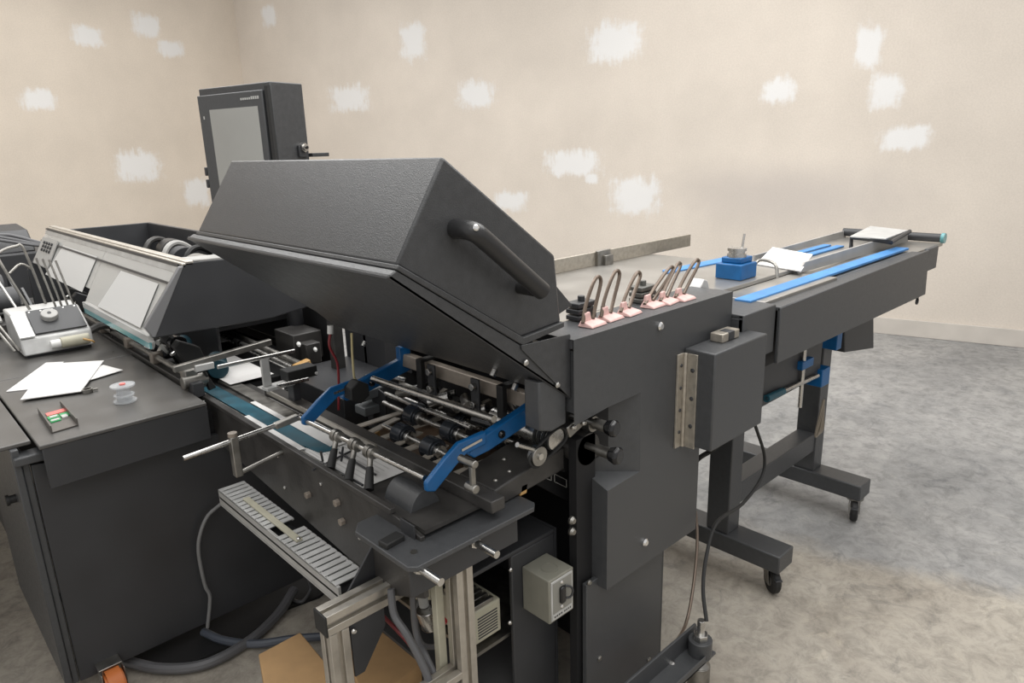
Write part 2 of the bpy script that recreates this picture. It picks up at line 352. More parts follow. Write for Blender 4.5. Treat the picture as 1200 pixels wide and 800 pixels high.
# ------------------------------------------------------------------ hinged hood, propped open
t = thing('machine_hood', 'large open black sloping hood with a tubular grip on its end', 'hood', (.9, 1.45, 1.15))
Y0, Y1 = 1.02, 1.955
lid = [(.805, 1.588), (1.095, 1.374), (1.112, 1.222), (.985, 1.212), (.688, 1.406)]
obj('lid', MB().xz(lid, Y0 + .004, Y1), HOODM, t, .006)
# folded rim under the lid
dv = Vector((.985 - .688, 1.212 - 1.406)).normalized(); nv = Vector((dv.y, -dv.x)) * -1
def prof_line(p0, p1, th):
    a, b = Vector(p0), Vector(p1); d = (b - a).normalized(); n_ = Vector((-d.y, d.x)) * th
    return [tuple(a), tuple(b), tuple(b + n_), tuple(a + n_)]
obj('lid_rim', MB().xz([(.683, 1.400), (.985, 1.197), (1.114, 1.212), (1.114, 1.224), (.988, 1.214), (.688, 1.408)], Y0 - .004, Y1 + .004), HOODM, t, .002)
obj('seal', MB().xz([(.690, 1.394), (.987, 1.192), (1.10, 1.206), (1.10, 1.212), (.987, 1.199), (.69, 1.402)], Y0 + .012, Y1 - .01), RUBBER, t)
# lower pan: slanted underside cut at the far end
p1 = Vector((1.014, 2.154, 1.125)); p2 = Vector((1.286, 2.083, 0.920))
quad = [Vector((.664, Y1 + .02, 1.388)), Vector((.664, Y0 - .002, 1.388)), Vector((1.137, Y0 - .002, 1.034)), Vector((1.137, p2.y, 1.034)), Vector((p1.x, Y1 + .02, p1.z))]
pan = MB().prism(quad, (.005, 0, .0065))
pan.prism([(.664, Y0 - .002, 1.388), (1.137, Y0 - .002, 1.034), (1.137, Y0 - .002, 1.19), (.998, Y0 - .002, 1.186), (.684, Y0 - .002, 1.398)], (0, .004, 0))
pan.prism([(.664, Y1 + .02, 1.388), (.684, Y1 + .02, 1.399), (.684, Y0, 1.399), (.664, Y0, 1.388)], (.001, 0, -.004))
obj('pan', pan, HOODM, t, .002)
ep = obj('end_plate', MB().prism([(0.978, 1.014, 1.199), (1.130, 1.014, 1.193), (1.131, 1.014, 1.039), (0.980, 1.014, 1.189)], (0, .004, 0)), HOODM, t, .001)
for p in ((0.989, 1.014, 1.159), (1.086, 1.014, 1.084)): obj('screw', MB().dome(p, (0, -1, 0), .007, .005), STEEL, ep)
for p in ((1.069, 1.203, 1.084), (1.149, 1.214, 1.024), (1.216, 2.031, 0.973)):
    p = Vector(p); obj('stud', MB().cyl(p, p + Vector((-.010, 0, -.014)), .008), STEEL, t)
h0, h1 = Vector((0.823, 1.024, 1.457)), Vector((0.994, 1.024, 1.320)); o_ = Vector((0, -.055, 0)); dd = (h1 - h0)
gr = obj('grip', MB().tube([h0, h0 + o_ * .55, h0 + o_ * .92 + dd * .03, h0 + o_ + dd * .12, h0 + o_ + dd * .5, h0 + o_ + dd * .9, h0 + o_ + dd * 1.02], .0185, 16, smooth=6), GRIP, t, label='rounded glossy black grip')
obj('grip_foot', MB().cyl(h1 + Vector((-.008, 0, 0)), h1 + o_ * .9 + Vector((-.008, 0, 0)), .013), RUBBER, gr)
obj('screw', MB().dome(h0 + o_ * .92 + Vector((-.006, -.0165, .006)), (-.35, -1, .3), .006, .005), CHROME, gr)
obj('rear_wedge', MB().xz([(1.10, 1.222), (1.18, 1.245), (1.10, 1.325)], 1.05, 1.075), HOODM, t, .002)
# arm that carries the hood, reaching the housing
obj('hinge_arm', MB().xz([(1.08, 1.16), (1.20, 1.17), (1.20, 1.24), (1.10, 1.30), (1.06, 1.22)], 1.16, 1.18), DARK, t)

# ------------------------------------------------------------------ control monitor on its post
dN = Vector((wd.y, -wd.x, 0)); NB = Vector((1.27, 2.66, 0))
t = thing('control_monitor', 'black boxed control monitor on a post, standing behind the open hood', 'monitor', (1.27, 2.8, 0))
def mbox(u0, u1, d0, d1, z0, z1, mb=None):       # u along the face, d into the box
    mb = mb or MB(); b = lambda u, d, z: NB + wd * u + dN * d + Vector((0, 0, z))
    return mb.hexa([b(u0, d0, z0), b(u1, d0, z0), b(u1, d1, z0), b(u0, d1, z0), b(u0, d0, z1), b(u1, d0, z1), b(u1, d1, z1), b(u0, d1, z1)])
hs = obj('housing', mbox(0, .44, .012, .17, 1.36, 1.866), HOODM, t, .004)
dr = obj('door', mbox(.03, .432, -.006, .012, 1.37, 1.838), BLACK, t, .004)
obj('screen', mbox(.062, .36, -.0075, .0, 1.42, 1.78), SCREEN, dr)
lg = MB()
for k in range(9): mbox(.05 + k * .0125, .05 + k * .0125 + .008, -.0075, -.005, 1.806, 1.806 + (.011 if k < 4 else .008), lg)
obj('logo', lg, PALE, dr)
mk = obj('marking', mbox(.398, .404, -.0075, -.005, 1.745, 1.757), PALE, dr)
obj('gasket', mbox(.0, .018, -.002, .012, 1.37, 1.85), RUBBER, hs)
c0 = NB + dN * .135 + Vector((0, 0, 1.622))
kn = obj('knob', MB().cyl(c0, c0 - wd * .02, .019, n=6).cyl(c0 - wd * .02, c0 - wd * .028, .013), STEEL, hs)
obj('knob_core', MB().cyl(c0 - wd * .026, c0 - wd * .032, .006), GLOSS, kn)
obj('bracket', mbox(-.012, .0, .11, .155, 1.585, 1.63), DARK, hs, .003)
obj('shelf_bracket', mbox(-.02, .12, .17, .26, 1.585, 1.60), DARK, t, .002)
for z in (1.52, 1.47): obj('latch', mbox(.438, .455, -.004, .012, z, z + .035), DARK, dr, .003)
obj('post', MB().cyl(Vector((1.249, 2.620, 1.002)) + Vector((0, 0, .45)), (1.263, 2.620, 0.768), .028), DARK, t, label='round dark post')
obj('post_base', MB().cyl(Vector((1.263, 2.620, 0.768)), Vector((1.263, 2.620, 0.768)) + Vector((.02, 0, -.78)), .03), DARK, t)

# ------------------------------------------------------------------ delivery conveyor
t = thing('delivery_conveyor', 'long black conveyor table on caster feet running toward the back wall', 'conveyor', (2.6, 1.25, 0))
ZD = 1.118; FENCE = mat('satin_fence_steel', (.36, .35, .335), .4, .2, var=.12, vscale=8)
obj('front_panel', MB().prism([(2.02, .95, .925), (3.41, .95, .918), (3.385, .95, 1.118), (2.02, .95, 1.104)], (0, .012, 0)).box(2.02, 3.39, .952, 1.022, 1.092, 1.106), BLACK, t, .003)
obj('front_panel', MB().box(1.817, 2.012, .962, .98, .965, 1.115).box(1.817, 2.012, .964, 1.155, 1.104, 1.1155).box(1.817, 1.823, .964, 1.155, .965, 1.104), BLACK, t, .003)
obj('deck', MB().box(1.17, 2.55, 1.16, 1.86, 1.115, 1.130), DECK, t, .002, label='brushed metal deck')
obj('deck', MB().box(2.55, 3.75, 1.0, 1.52, 1.09, 1.105), DECK, t, .002)
obj('deck', MB().box(2.016, 2.55, 1.0, 1.158, 1.10, 1.116), DECK, t, .002)
obj('belt', MB().box(1.98, 3.38, 1.030, 1.085, 1.112, 1.122), BELT, t, .002, label='bright blue near belt')
obj('belt', MB().prism([(2.210, 1.514, 1.130), (2.176, 1.468, 1.130), (2.626, 1.428, 1.130), (2.666, 1.489, 1.130)], (0, 0, .006)), BELT, t, .002, label='bright blue far belt')
obj('belt', MB().box(2.5, 3.36, 1.30, 1.335, 1.106, 1.113), BELT, t, .001)
obj('belt', MB().box(2.5, 3.36, 1.36, 1.395, 1.106, 1.113), BELT, t, .001)
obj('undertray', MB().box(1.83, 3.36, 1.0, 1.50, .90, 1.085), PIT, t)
obj('fence', MB().prism([(2.532, 1.140, 1.115), (3.715, 1.140, 1.096), (3.695, 1.140, 1.155), (2.596, 1.140, 1.151)], (0, .01, 0)), FENCE, t, .001, label='near upright steel fence')
obj('fence', MB().prism([(2.789, 1.440, 1.079), (3.748, 1.440, 1.065), (3.720, 1.440, 1.138), (2.783, 1.440, 1.127)], (0, .01, 0)), FENCE, t, .001, label='far upright steel fence')
obj('back_rail', MB().box(1.9, 2.85, 1.80, 1.815, 1.130, 1.185), NICKEL, t, .002)
obj('rail_bracket', MB().box(2.16, 2.24, 1.785, 1.80, 1.130, 1.19).box(2.19, 2.24, 1.77, 1.79, 1.13, 1.17), DULL, t, .002)
obj('end_tray', MB().prism([(3.267, 1.243, 1.165), (3.263, 1.091, 1.165), (3.613, 1.115, 1.165), (3.697, 1.314, 1.165)], (0, 0, .006)), SILV, t, .001)
obj('tray_frame', MB().tube([(3.296, 1.244, 1.100), (3.309, 1.252, 1.160), (3.230, 1.058, 1.160), (3.659, 1.122, 1.160)], .010, 8), DARK, t)
obj('end_roller', MB().cyl((3.72, 1.0, 1.13), (3.72, 1.45, 1.13), .020), DARK, t)
obj('roller_cap', MB().cyl((3.72, .985, 1.13), (3.72, 1.0, 1.13), .024), TEALG, t)
obj('end_bracket', MB().box(3.40, 3.53, .955, .975, 1.02, 1.12), BLACK, t, .004)
obj('hook', MB().ring((3.35, .96, .895), (3.35, .966, .895), .014, .007).box(3.342, 3.358, .96, .966, .90, .935), DARK, t)
obj('crossbeam', MB().box(2.2, 2.96, 1.165, 1.245, .27, .355), BLACK, t, .004)
for x in (2.165, 2.895):
    obj('upright', MB().box(x, x + .085, 1.16, 1.25, .175, .93), BLACK, t, .004)
    obj('foot', MB().box(x - .01, x + .10, .95, 1.60, .105, .175), BLACK, t, .005)
def caster(x, y, a):
    R_ = .050; w = obj('caster', MB().cyl((x, y, .094), (x, y, .106), .035).cyl((x, y, .085), (x, y, .096), .022), DULL, t)
    d = Vector((math.cos(a), math.sin(a), 0)); s_ = Vector((-d.y, d.x, 0)); c = Vector((x, y, R_)) + d * .022
    obj('wheel', MB().cyl(c - s_ * .008, c + s_ * .008, R_ * .97, n=32).cyl(c - s_ * .014, c - s_ * .008, R_ * .86, R_ * .97, n=32).cyl(c + s_ * .008, c + s_ * .014, R_ * .97, R_ * .86, n=32), RUBBER, w)
    obj('hub', MB().cyl(c - s_ * .016, c + s_ * .016, .020), DULL, w)
    f_ = MB()
    for q in (-1, 1): f_.prism([c + s_ * .019 * q + Vector((0, 0, -.012)) + d * .012, c + s_ * .019 * q + Vector((0, 0, -.012)) - d * .012, Vector((x, y, .094)) + s_ * .019 * q - d * .024, Vector((x, y, .094)) + s_ * .019 * q + d * .024], s_ * .003 * q)
    f_.obox((x, y, .092), d, s_, (0, 0, 1), .05, .044, .004)
    obj('fork', f_, DULL, w)
    obj('brake_pedal', MB().obox(Vector((x, y, .075)) + d * .06, d, s_, (0, 0, 1), .03, .025, .006), DARK, w, .002)
for (x, y, a) in ((2.21, 1.005, -2.25), (2.93, .985, -2.75), (2.21, 1.545, 1.2), (2.93, 1.47, .5)): caster(x, y, a)
# drive box and tension gear hung below
obj('motor_box', MB().prism([(3.013, 1.120, 0.706), (3.356, 1.120, 0.650), (3.303, 1.120, 0.834), (2.980, 1.120, 0.845)], (0, .2, 0)), DARK, t, .004)
bq = Vector((2.867, 1.100, 0.750)); obj('blue_gear_box', MB().box(bq.x, bq.x + .05, 1.1, 1.16, bq.z, .93), BLUE, t, .003)
ml = Vector((2.426, 1.040, 0.805)); mr = Vector((2.586, 1.040, 0.726))
obj('clamp_block', MB().box(ml.x - .03, ml.x + .06, 1.03, 1.07, ml.z - .012, ml.z + .02), BLUE, t, .003)
obj('clamp_block', MB().box(mr.x - .01, mr.x + .06, 1.03, 1.09, mr.z - .045, mr.z + .025), BLUE, t, .003)
obj('clamp_rod', MB().cyl(ml + Vector((-.005, 0, -.16)), ml + Vector((-.005, 0, .09)), .008), STEEL, t)
obj('clamp_rod', MB().cyl(mr + Vector((.055, .06, -.02)), mr + Vector((.055, .06, .11)), .010), STEEL, t)
lv = obj('lever', MB().cyl((2.152, 1.040, 0.752), (2.555, 1.040, 0.734), .008), STEEL, t)
a_, b_ = Vector((2.152, 1.040, 0.752)), Vector((2.555, 1.040, 0.734))
obj('lever_grip', MB().cyl(a_, lerp(a_, b_, .3), .013), TEAL, lv)
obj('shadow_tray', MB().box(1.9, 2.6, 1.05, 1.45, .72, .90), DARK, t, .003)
wl = MB()
for k in range(3):
    s0 = Vector((2.834, 1.120, 0.540)); wl.tube([s0 + Vector((.004 * k, 0, 0)), s0 + Vector((-.03 + .016 * k, 0, -.08)), s0 + Vector((-.05 + .022 * k, .004 * k, -.15)), s0 + Vector((-.01 + .016 * k, 0, -.14)), s0 + Vector((.01, 0, -.03))], .0042, 6, smooth=4)
obj('wire_loop', wl, mat('loop_wire', (.22, .19, .15), .4, .3), t)

# blue gauge standing on the deck
t = thing('blue_gauge', 'blue gauge block with a round silver top standing on the conveyor deck', 'gauge', (2.32, 1.35, 1.118))
g = Vector((2.263, 1.240, 1.130))
obj('base', MB().box(g.x - .055, g.x + .055, g.y - .05, g.y + .05, 1.1305, 1.185), BLUE, t, .004)
obj('upper_block', MB().box(g.x - .035, g.x + .05, g.y - .035, g.y + .04, 1.185, 1.205), BLUE, t, .004)
obj('dial', MB().cyl((g.x, g.y, 1.205), (g.x, g.y, 1.216), .034).cyl((g.x, g.y, 1.216), (g.x, g.y, 1.226), .028).cyl((g.x, g.y, 1.226), (g.x, g.y, 1.236), .033), STEEL, t)
obj('needle', MB().cyl((g.x + .03, g.y, 1.21), (g.x + .045, g.y, 1.28), .004), STEEL, t)
tag(obj('wire_guard', MB().tube([(2.334, 1.217, 1.150), (2.399, 1.224, 1.175), (2.361, 1.146, 1.175), (2.339, 1.122, 1.132)], .006, 8, smooth=4), DULL), 'bent steel wire guard beside the blue gauge on the deck', 'wire guard')
pp = [Vector((2.544, 1.310, 1.118)), Vector((2.489, 1.107, 1.118)), Vector((2.883, 1.239, 1.118)), Vector((2.990, 1.467, 1.118))]
tag(obj('paper_sheet', MB().prism([p + Vector((0, 0, .014)) for p in pp], (0, 0, .004)), PAPER), 'white sheet lying on the conveyor beside the blue gauge', 'paper')

# ------------------------------------------------------------------ inserter base cabinet on the left
t = thing('inserter_cabinet', 'large matte black base cabinet with a dark worn table top at the left', 'cabinet', (.6, 2.6, 0))
obj('front_panel', MB().prism([(.242, 2.222, .07), (1.30, 2.222, .07), (1.30, 2.222, .48), (.935, 2.222, .48), (.92, 2.222, .70), (.242, 2.222, .79)], (0, .02, 0)), DARK, t, .003)
obj('recess', MB().box(.60, 1.04, 2.245, 2.26, .44, .80), PIT, t)
obj('side_panel', MB().box(.222, .240, 2.225, 2.93, .07, .80).box(.203, .222, 2.215, 2.93, .08, .845), BLACK, t, .003)
obj('side_ledge', MB().box(.205, .30, 2.20, 2.26, .80, .825), BLACK, t, .004)
obj('side_latch', MB().cyl((.203, 2.33, .665), (.185, 2.33, .665), .012).cyl((.186, 2.33, .665), (.178, 2.33, .665), .016), RUBBER, t)
obj('floor_shade_sheet', MB().prism([(0.392, 2.291, 0.012), (0.412, 2.220, 0.012), (0.489, 2.141, 0.012), (0.610, 2.136, 0.012), (0.684, 2.126, 0.012), (0.851, 2.187, 0.012), (1.003, 2.160, 0.012), (1.30, 2.25, .012), (1.30, 2.9, .012), (.30, 2.9, .012)], (0, 0, -.010)), PIT, t)  # near-black floor sheet, shade under the cabinet edge put into colour and outline
obj('back_panel', MB().box(.24, 1.3, 4.2, 4.22, .07, .80).box(.24, .26, 2.93, 4.2, .07, .80), DARK, t)
TZ = .858
ln = [(.262, 2.16), (.712, 2.165), (.718, 2.95), (.262, 2.95)]
obj('table_top', MB().xy(ln, TZ - .012, TZ), TABLE, t, .003)
obj('table_top', MB().box(.262, .735, 2.955, 4.7, TZ - .012, TZ), TABLE, t, .003)
obj('table_top', MB().box(-.6, .256, 2.235, 4.7, TZ - .014, TZ - .002), TABLE, t, .003)
lip = MB().prism([(.268, 2.163, .727), (.712, 2.166, .737), (.712, 2.166, TZ - .012), (.268, 2.163, TZ - .012)], (0, .012, 0))
lp = obj('table_lip', lip, DARK, t, .002)
s0, s1 = Vector((0.358, 2.163, 0.849)), Vector((0.449, 2.163, 0.857))
obj('grip_slot', MB().box(s0.x, s1.x, 2.1615, 2.17, s0.z - .002, TZ - .011), PIT, lp)
obj('lip_return', MB().box(.70, .712, 2.17, 2.32, .735, TZ - .014), DARK, t)
cw = Vector((0.318, 2.165, 0.034)); wy = 2.165
obj('wheel', MB().cyl((cw.x - .02, wy, .05), (cw.x + .02, wy, .05), .05, n=28).cyl((cw.x - .026, wy, .05), (cw.x + .026, wy, .05), .038, n=28), ORANGE, t, label='orange caster wheel')
obj('wheel_fork', MB().box(cw.x - .033, cw.x + .033, wy + .01, 2.24, .102, .108).box(cw.x - .033, cw.x - .029, wy - .015, wy + .03, .04, .105).box(cw.x + .029, cw.x + .033, wy - .015, wy + .03, .04, .105), DULL, t, .002)

# loose things on the table
def sheet(name, pix, z, th, label, cat, grp=None, m=PAPER):
    P = [Vector(p) for p in pix]
    return tag(obj(name, MB().prism([Vector((p.x, p.y, z)) for p in P], (0, 0, th)), m, None, .001), label, cat, grp)
G = 'white envelopes on the worn table'
sheet('envelope', [(0.283, 2.784, 0.860), (0.348, 2.750, 0.860), (0.506, 3.040, 0.860), (0.455, 3.082, 0.860)], TZ + .0005, .003, 'white envelope at the bottom left of the fanned pile on the worn table', 'envelope', G)
sheet('envelope', [(0.483, 2.682, 0.862), (0.628, 2.732, 0.862), (0.597, 2.861, 0.862), (0.553, 2.833, 0.862)], TZ + .004, .003, 'white envelope poking out to the right under the fanned pile', 'envelope', G)
sheet('envelope', [(0.298, 2.621, 0.866), (0.457, 2.564, 0.866), (0.611, 2.906, 0.866), (0.451, 3.025, 0.866)], TZ + .0075, .004, 'white envelope on top of the fanned pile on the worn table', 'envelope', G)
b = [Vector((0.311, 2.239, 0.860)), Vector((0.378, 2.250, 0.860)), Vector((0.383, 2.482, 0.860)), Vector((0.320, 2.465, 0.860))]
for p in b: p.z = TZ + .001
t = thing('angle_bracket', 'small grey U shaped metal bracket with a red and green patch on the table', 'bracket', b[0])
hb_ = MB().prism(b, (0, 0, .003))
for i, j in ((0, 3), (1, 2)):
    d = (b[j] - b[i]).normalized(); s_ = Vector((-d.y, d.x, 0)) * .003
    hb_.prism([b[i], b[j], b[j] + Vector((0, 0, .018)), b[i] + Vector((0, 0, .022))], s_)
obj('channel', hb_, mat('bracket_grey', (.12, .11, .10), .4, .4), t)
ex, ey = (b[1] - b[0]), (b[3] - b[0])
def patch(u0, u1, v0, v1, m, nm='label_patch', h=.0036):
    P = [b[0] + ex * u + ey * v + Vector((0, 0, .003)) for u, v in ((u0, v0), (u1, v0), (u1, v1), (u0, v1))]
    obj(nm, MB().prism(P, (0, 0, h)), m, t)
patch(.15, .92, .66, .80, PINKL); patch(.12, .55, .50, .63, GREEN); patch(.60, .92, .46, .63, GREEN, h=.003); patch(.14, .55, .36, .48, GREEN, h=.003)
patch(.2, .5, .53, .60, PALE, h=.005); patch(.62, .85, .40, .52, PALE, h=.005); patch(.18, .5, .385, .45, PALE, h=.0045)
q = Vector((0.537, 2.375, 0.858)); q.z = TZ
t = thing('clear_spool', 'clear plastic spool standing on the worn table', 'spool', q)
obj('foot', MB().cyl(q + Vector((0, 0, .0005)), q + Vector((0, 0, .005)), .034, n=28), CLEAR, t)
obj('barrel', MB().cyl(q + Vector((0, 0, .005)), q + Vector((0, 0, .051)), .022, .020, n=28).ring(q + Vector((0, 0, .020)), q + Vector((0, 0, .024)), .030, .021), CLEAR, t)
obj('flange', MB().cyl(q + Vector((0, 0, .051)), q + Vector((0, 0, .056)), .036, n=28), CLEAR, t)
obj('hub', MB().cyl(q + Vector((0, 0, .056)), q + Vector((0, 0, .060)), .009), PINKL, t)
q = Vector((0.475, 2.564, 0.858)); q.z = TZ
tag(obj('loose_clip', MB().ring(q + Vector((0, 0, .001)), q + Vector((0, 0, .014)), .016, .012).box(q.x, q.x + .03, q.y - .006, q.y + .004, q.z + .004, q.z + .009), DULL), 'small metal ring clip beside the envelopes on the table', 'clip')

# ------------------------------------------------------------------ collating track
t = thing('collating_track', 'long black track bed with teal belt running from the feeders to the front plate', 'track bed', (.85, 1.6, .6))
obj('side_panel', MB().prism([(.750, 2.30, .70), (.750, 1.24, .60), (.750, 1.10, .66), (.750, 1.10, .81), (.750, 1.26, .835), (.750, 2.30, .842)], (.012, 0, 0)), WORN, t, .002)
obj('side_channel', MB().box(.742, .757, 1.2, 2.3, .828, .842), WORN, t, .002)
obj('deck', MB().box(.762, .93, 1.10, 2.355, .812, .822), WORN, t)
obj('rail', MB().box(.905, .945, 1.045, 2.18, .822, .852), WORN, t, .003)
obj('rail_strip', MB().box(.900, .906, 1.5, 2.15, .84, .853), ALU, t)
obj('belt', MB().prism([(.782, 2.42, .823), (.785, 1.75, .824), (.80, 1.62, .826), (.845, 1.60, .827), (.84, 1.8, .824), (.832, 2.42, .823)], (0, 0, .003)), TEAL, t, label='teal belt strip')
obj('inner_rail', MB().box(.855, .90, 1.9, 2.45, .822, .830).box(.762, .772, 1.45, 2.4, .822, .832), DULL, t, .001)
pl = [(.675, 1.045), (.69, 1.03), (1.02, 1.03), (1.037, 1.045), (1.037, 1.27), (.99, 1.27), (.905, 1.27), (.762, 1.27), (.700, 1.27), (.675, 1.24)]
fp = obj('front_plate', MB().xy(pl, .788, .800), BLACK, t, .002)
obj('skirt', MB().box(.69, .99, 1.055, 1.065, .715, .788), DARK, t, .002)
for p in ((0.705, 1.050, 0.784), (0.853, 1.050, 0.777)):
    p = Vector(p); s_ = obj('standoff', MB().cyl(p, p + Vector((0, -.075, 0)), .0085), STEEL, t); obj('screw', MB().cyl(p + Vector((0, .0, 0)), p + Vector((0, -.008, 0)), .014, n=6), STEEL, s_)
for p in ((0.716, 1.079, 0.800), (0.825, 1.148, 0.800), (0.960, 1.083, 0.800), (0.823, 1.161, 0.800)):
    obj('screw', MB().cyl(Vector(p), Vector(p) + Vector((0, 0, .003)), .007), DULL, fp)
# half-round motor cover
c = lerp((0.783, 1.181, 0.800), (0.866, 1.182, 0.800), .5); r = .043; prof = [(c.x + r * math.cos(PI * k / 18), .8005 + r * 1.45 * math.sin(PI * k / 18)) for k in range(19)]
obj('motor_cover', MB().xz(prof, c.y, c.y + .105), BLACK, t, .001)
obj('latch_clip', MB().obox((0.705, 1.142, 0.806), (1, .1, 0), (-.1, 1, 0), (0, 0, 1), .05, .03, .014), RUBBER, t, .003)
obj('corner_bracket', MB().obox((0.747, 1.141, 0.815), (1, 0, 0), (0, 1, 0), (0, 0, 1), .004, .05, .035), DARK, t, .001)
for p in ((0.750, 1.599, 0.731), (0.750, 1.428, 0.720), (0.750, 1.444, 0.766)):
    p = Vector(p); obj('nut', MB().cyl(p, p + Vector((-.012, 0, 0)), .010, n=6), BRONZE, t, .001)
for p in ((0.750, 1.750, 0.697), (0.750, 1.356, 0.703), (0.750, 1.529, 0.785), (0.750, 1.768, 0.788)):
    obj('screw', MB().dome(p, (-1, 0, 0), .005, .004), STEEL, t)
# sheets riding on the track
sheet('track_sheet', [(0.680, 2.020, 0.826), (0.719, 1.673, 0.826), (0.804, 1.914, 0.826), (0.801, 2.222, 0.826)], .8275, .001, 'small white sheet on the near edge of the track beside the teal belt', 'paper', 'sheets on the track')
bpy.data.objects.remove(bpy.data.objects['track_sheet'])
def tsheet(y0, y1, x0, x1, z, label):
    sh = tag(obj('track_sheet', MB().box(x0, x1, y0, y1, z, z + .001), PAPER), label, 'paper', 'sheets riding on the track'); return sh
tsheet(1.66, 2.02, .762, .782, .833, 'narrow white sheet edge on the track left of the teal belt')
tsheet(1.62, 2.14, .838, .902, .8285, 'white sheet on the track right of the teal belt')
ps = tag(obj('printed_sheet', MB().box(.758, .905, 1.36, 1.68, .8245, .8255), PAPER), 'printed white sheet lying on the track beneath the finger brushes', 'paper')
ink = MB()
for k in range(14): ink.box(.766 + .009 * k, .771 + .009 * k, 1.60 - .004 * (k % 3), 1.645 + .003 * (k % 4), .8256, .8258)
for k in range(8): ink.box(.768 + .015 * k, .772 + .015 * k, 1.40, 1.56 - .01 * (k % 3), .8256, .8258)
obj('print', ink, mat('faint_print', (.52, .51, .50), .8), ps)

# slotted wiring duct along the track side
t = thing('wiring_duct', 'long silver grey slotted wiring duct hung below the track side', 'wiring duct', (.71, 1.7, .6))
DZ = .617
d = MB().box(.668, .676, 1.335, 2.05, DZ - .05, DZ - .002).box(.668, .748, 1.335, 2.05, DZ - .055, DZ - .047)
obj('channel', d, GREYP, t, .001, label='plain grey side of the duct')
f_ = MB(); f3 = MB()
for k in range(27):
    y = 1.345 + k * .0262
    if 12 <= k <= 13: continue
    (f_ if k < 12 else f3).box(.668, .748, y, y + .0195, DZ - .003, DZ)
for mm, a, b_ in ((f_, 1.345, 1.345 + 12 * .0262 - .007), (f3, 1.345 + 14 * .0262, 1.345 + 27 * .0262 - .007)): mm.box(.742, .748, a, b_, DZ - .006, DZ - .002).box(.668, .672, a, b_, DZ - .006, DZ - .002)
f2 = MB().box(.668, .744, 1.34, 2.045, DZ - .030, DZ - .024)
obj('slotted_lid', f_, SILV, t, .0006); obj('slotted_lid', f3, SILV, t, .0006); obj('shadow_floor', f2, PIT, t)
obj('cover_strip', MB().bar((.700, 1.92, DZ + .004), (.700, 1.585, DZ + .004), .018, .006), CREAM, t, .001)
obj('screw', MB().dome((.700, 1.59, DZ + .007), (0, 0, 1), .006, .005), STEEL, t)
obj('end_bracket', MB().prism([(.64, 1.30, .575), (.668, 1.30, .565), (.80, 1.30, .60), (.775, 1.30, .735), (.66, 1.30, .60)], (0, .006, 0)), DARK, t, .001)

# ------------------------------------------------------------------ roller unit between the track and the housing
t = thing('roller_unit', 'open bed of steel shafts and dark rollers under the raised hood', 'roller unit', (1.08, 1.45, .75))
obj('frame', MB().box(.95, .965, 1.08, 1.90, .70, .80).box(1.30, 1.315, 1.06, 1.84, .70, .90), DARK, t, .002)
obj('bed', MB().box(.965, 1.30, 1.32, 1.90, .705, .715), mat('dark_brown_bed', (.11, .07, .042), .5, var=.5, vscale=18), t)
ROLLM = mat('dark_roller_steel', (.035, .04, .048), .2, .3)
STRAP = mat('pale_strap', (.36, .325, .28), .5)
def roller(x, z, y0, y1, ys, r, wid):
    s_ = obj('shaft', MB().cyl((x, y0, z), (x, y1, z), .0075), STEEL, t)
    for y in ys:
        w = obj('roller', MB().cyl((x, y - wid, z), (x, y + wid, z), r, n=28).ring((x, y - wid - .004, z), (x, y - wid, z), r * .8, r * .6), ROLLM, s_, .0015)
        obj('collar', MB().cyl((x, y - wid - .018, z), (x, y - wid - .001, z), r * .6), STEEL, s_, .001)
roller(1.10, .850, 1.30, 1.76, (1.60, 1.425), .031, .020)
roller(1.005, .842, 1.25, 1.62, (1.525, 1.39), .031, .020)
roller(1.19, .835, 1.12, 1.8, (1.33, 1.5, 1.66), .026, .02)
for y in (1.70, 1.575, 1.46, 1.335, 1.25):
    obj('flat_belt', MB().box(.955, 1.17, y - .012, y + .012, .826, .830), STRAP, t)
for (a_, b_) in (((0.956, 1.621, 0.835), (1.075, 1.652, 0.835)), ((0.943, 1.489, 0.835), (1.058, 1.518, 0.835)), ((0.935, 1.359, 0.835), (1.052, 1.395, 0.835)), ((1.098, 1.624, 0.828), (1.246, 1.649, 0.828))):
    obj('flat_belt', MB().bar(a_, b_, .022, .004), STRAP, t)
GCOV = mat('mid_grey_cover', (.15, .16, .165), .5)
for (a_, b_) in ((Vector((1.068, 1.820, 0.849)), Vector((1.140, 1.820, 0.878))), (Vector((1.066, 1.820, 0.796)), Vector((1.138, 1.820, 0.824)))):
    obj('grey_cover', MB().box(a_.x, b_.x, 1.82, 1.88, a_.z, b_.z), GCOV, t, .003)
obj('tie_rod', MB().cyl((1.110, 1.761, 0.877), (1.110, 1.354, 0.878), .0065), STEEL, t)
obj('end_plate', MB().prism([(1.120, 1.778, 0.865), (1.120, 1.793, 0.755), (1.12, 1.86, .76), (1.12, 1.86, .885)], (.005, 0, 0)), DARK, t)
obj('drive_box', MB().prism([(.955, 1.09, .800), (1.19, 1.09, .815), (1.19, 1.09, .875), (1.10, 1.09, .868), (.955, 1.09, .845)], (0, .13, 0)), WORN, t, .004)
for (x, y) in ((.985, 1.12), (1.06, 1.17), (1.03, 1.12)): obj('screw', MB().dome((x, y, .843 + (x - .955) * .159), (0, 0, 1), .006, .006), DULL, t)
obj('tan_bracket', MB().obox((1.048, 1.100, 0.813), (1, 0, 0), (0, 1, 0), (.2, 0, 1), .022, .02, .026), TAN, t, .002)
obj('counter_box', MB().prism([(1.099, 1.140, 0.807), (1.266, 1.140, 0.675), (1.267, 1.140, 0.776), (1.100, 1.140, 0.853)], (0, .05, 0)), PIT, t)
ck = MB()
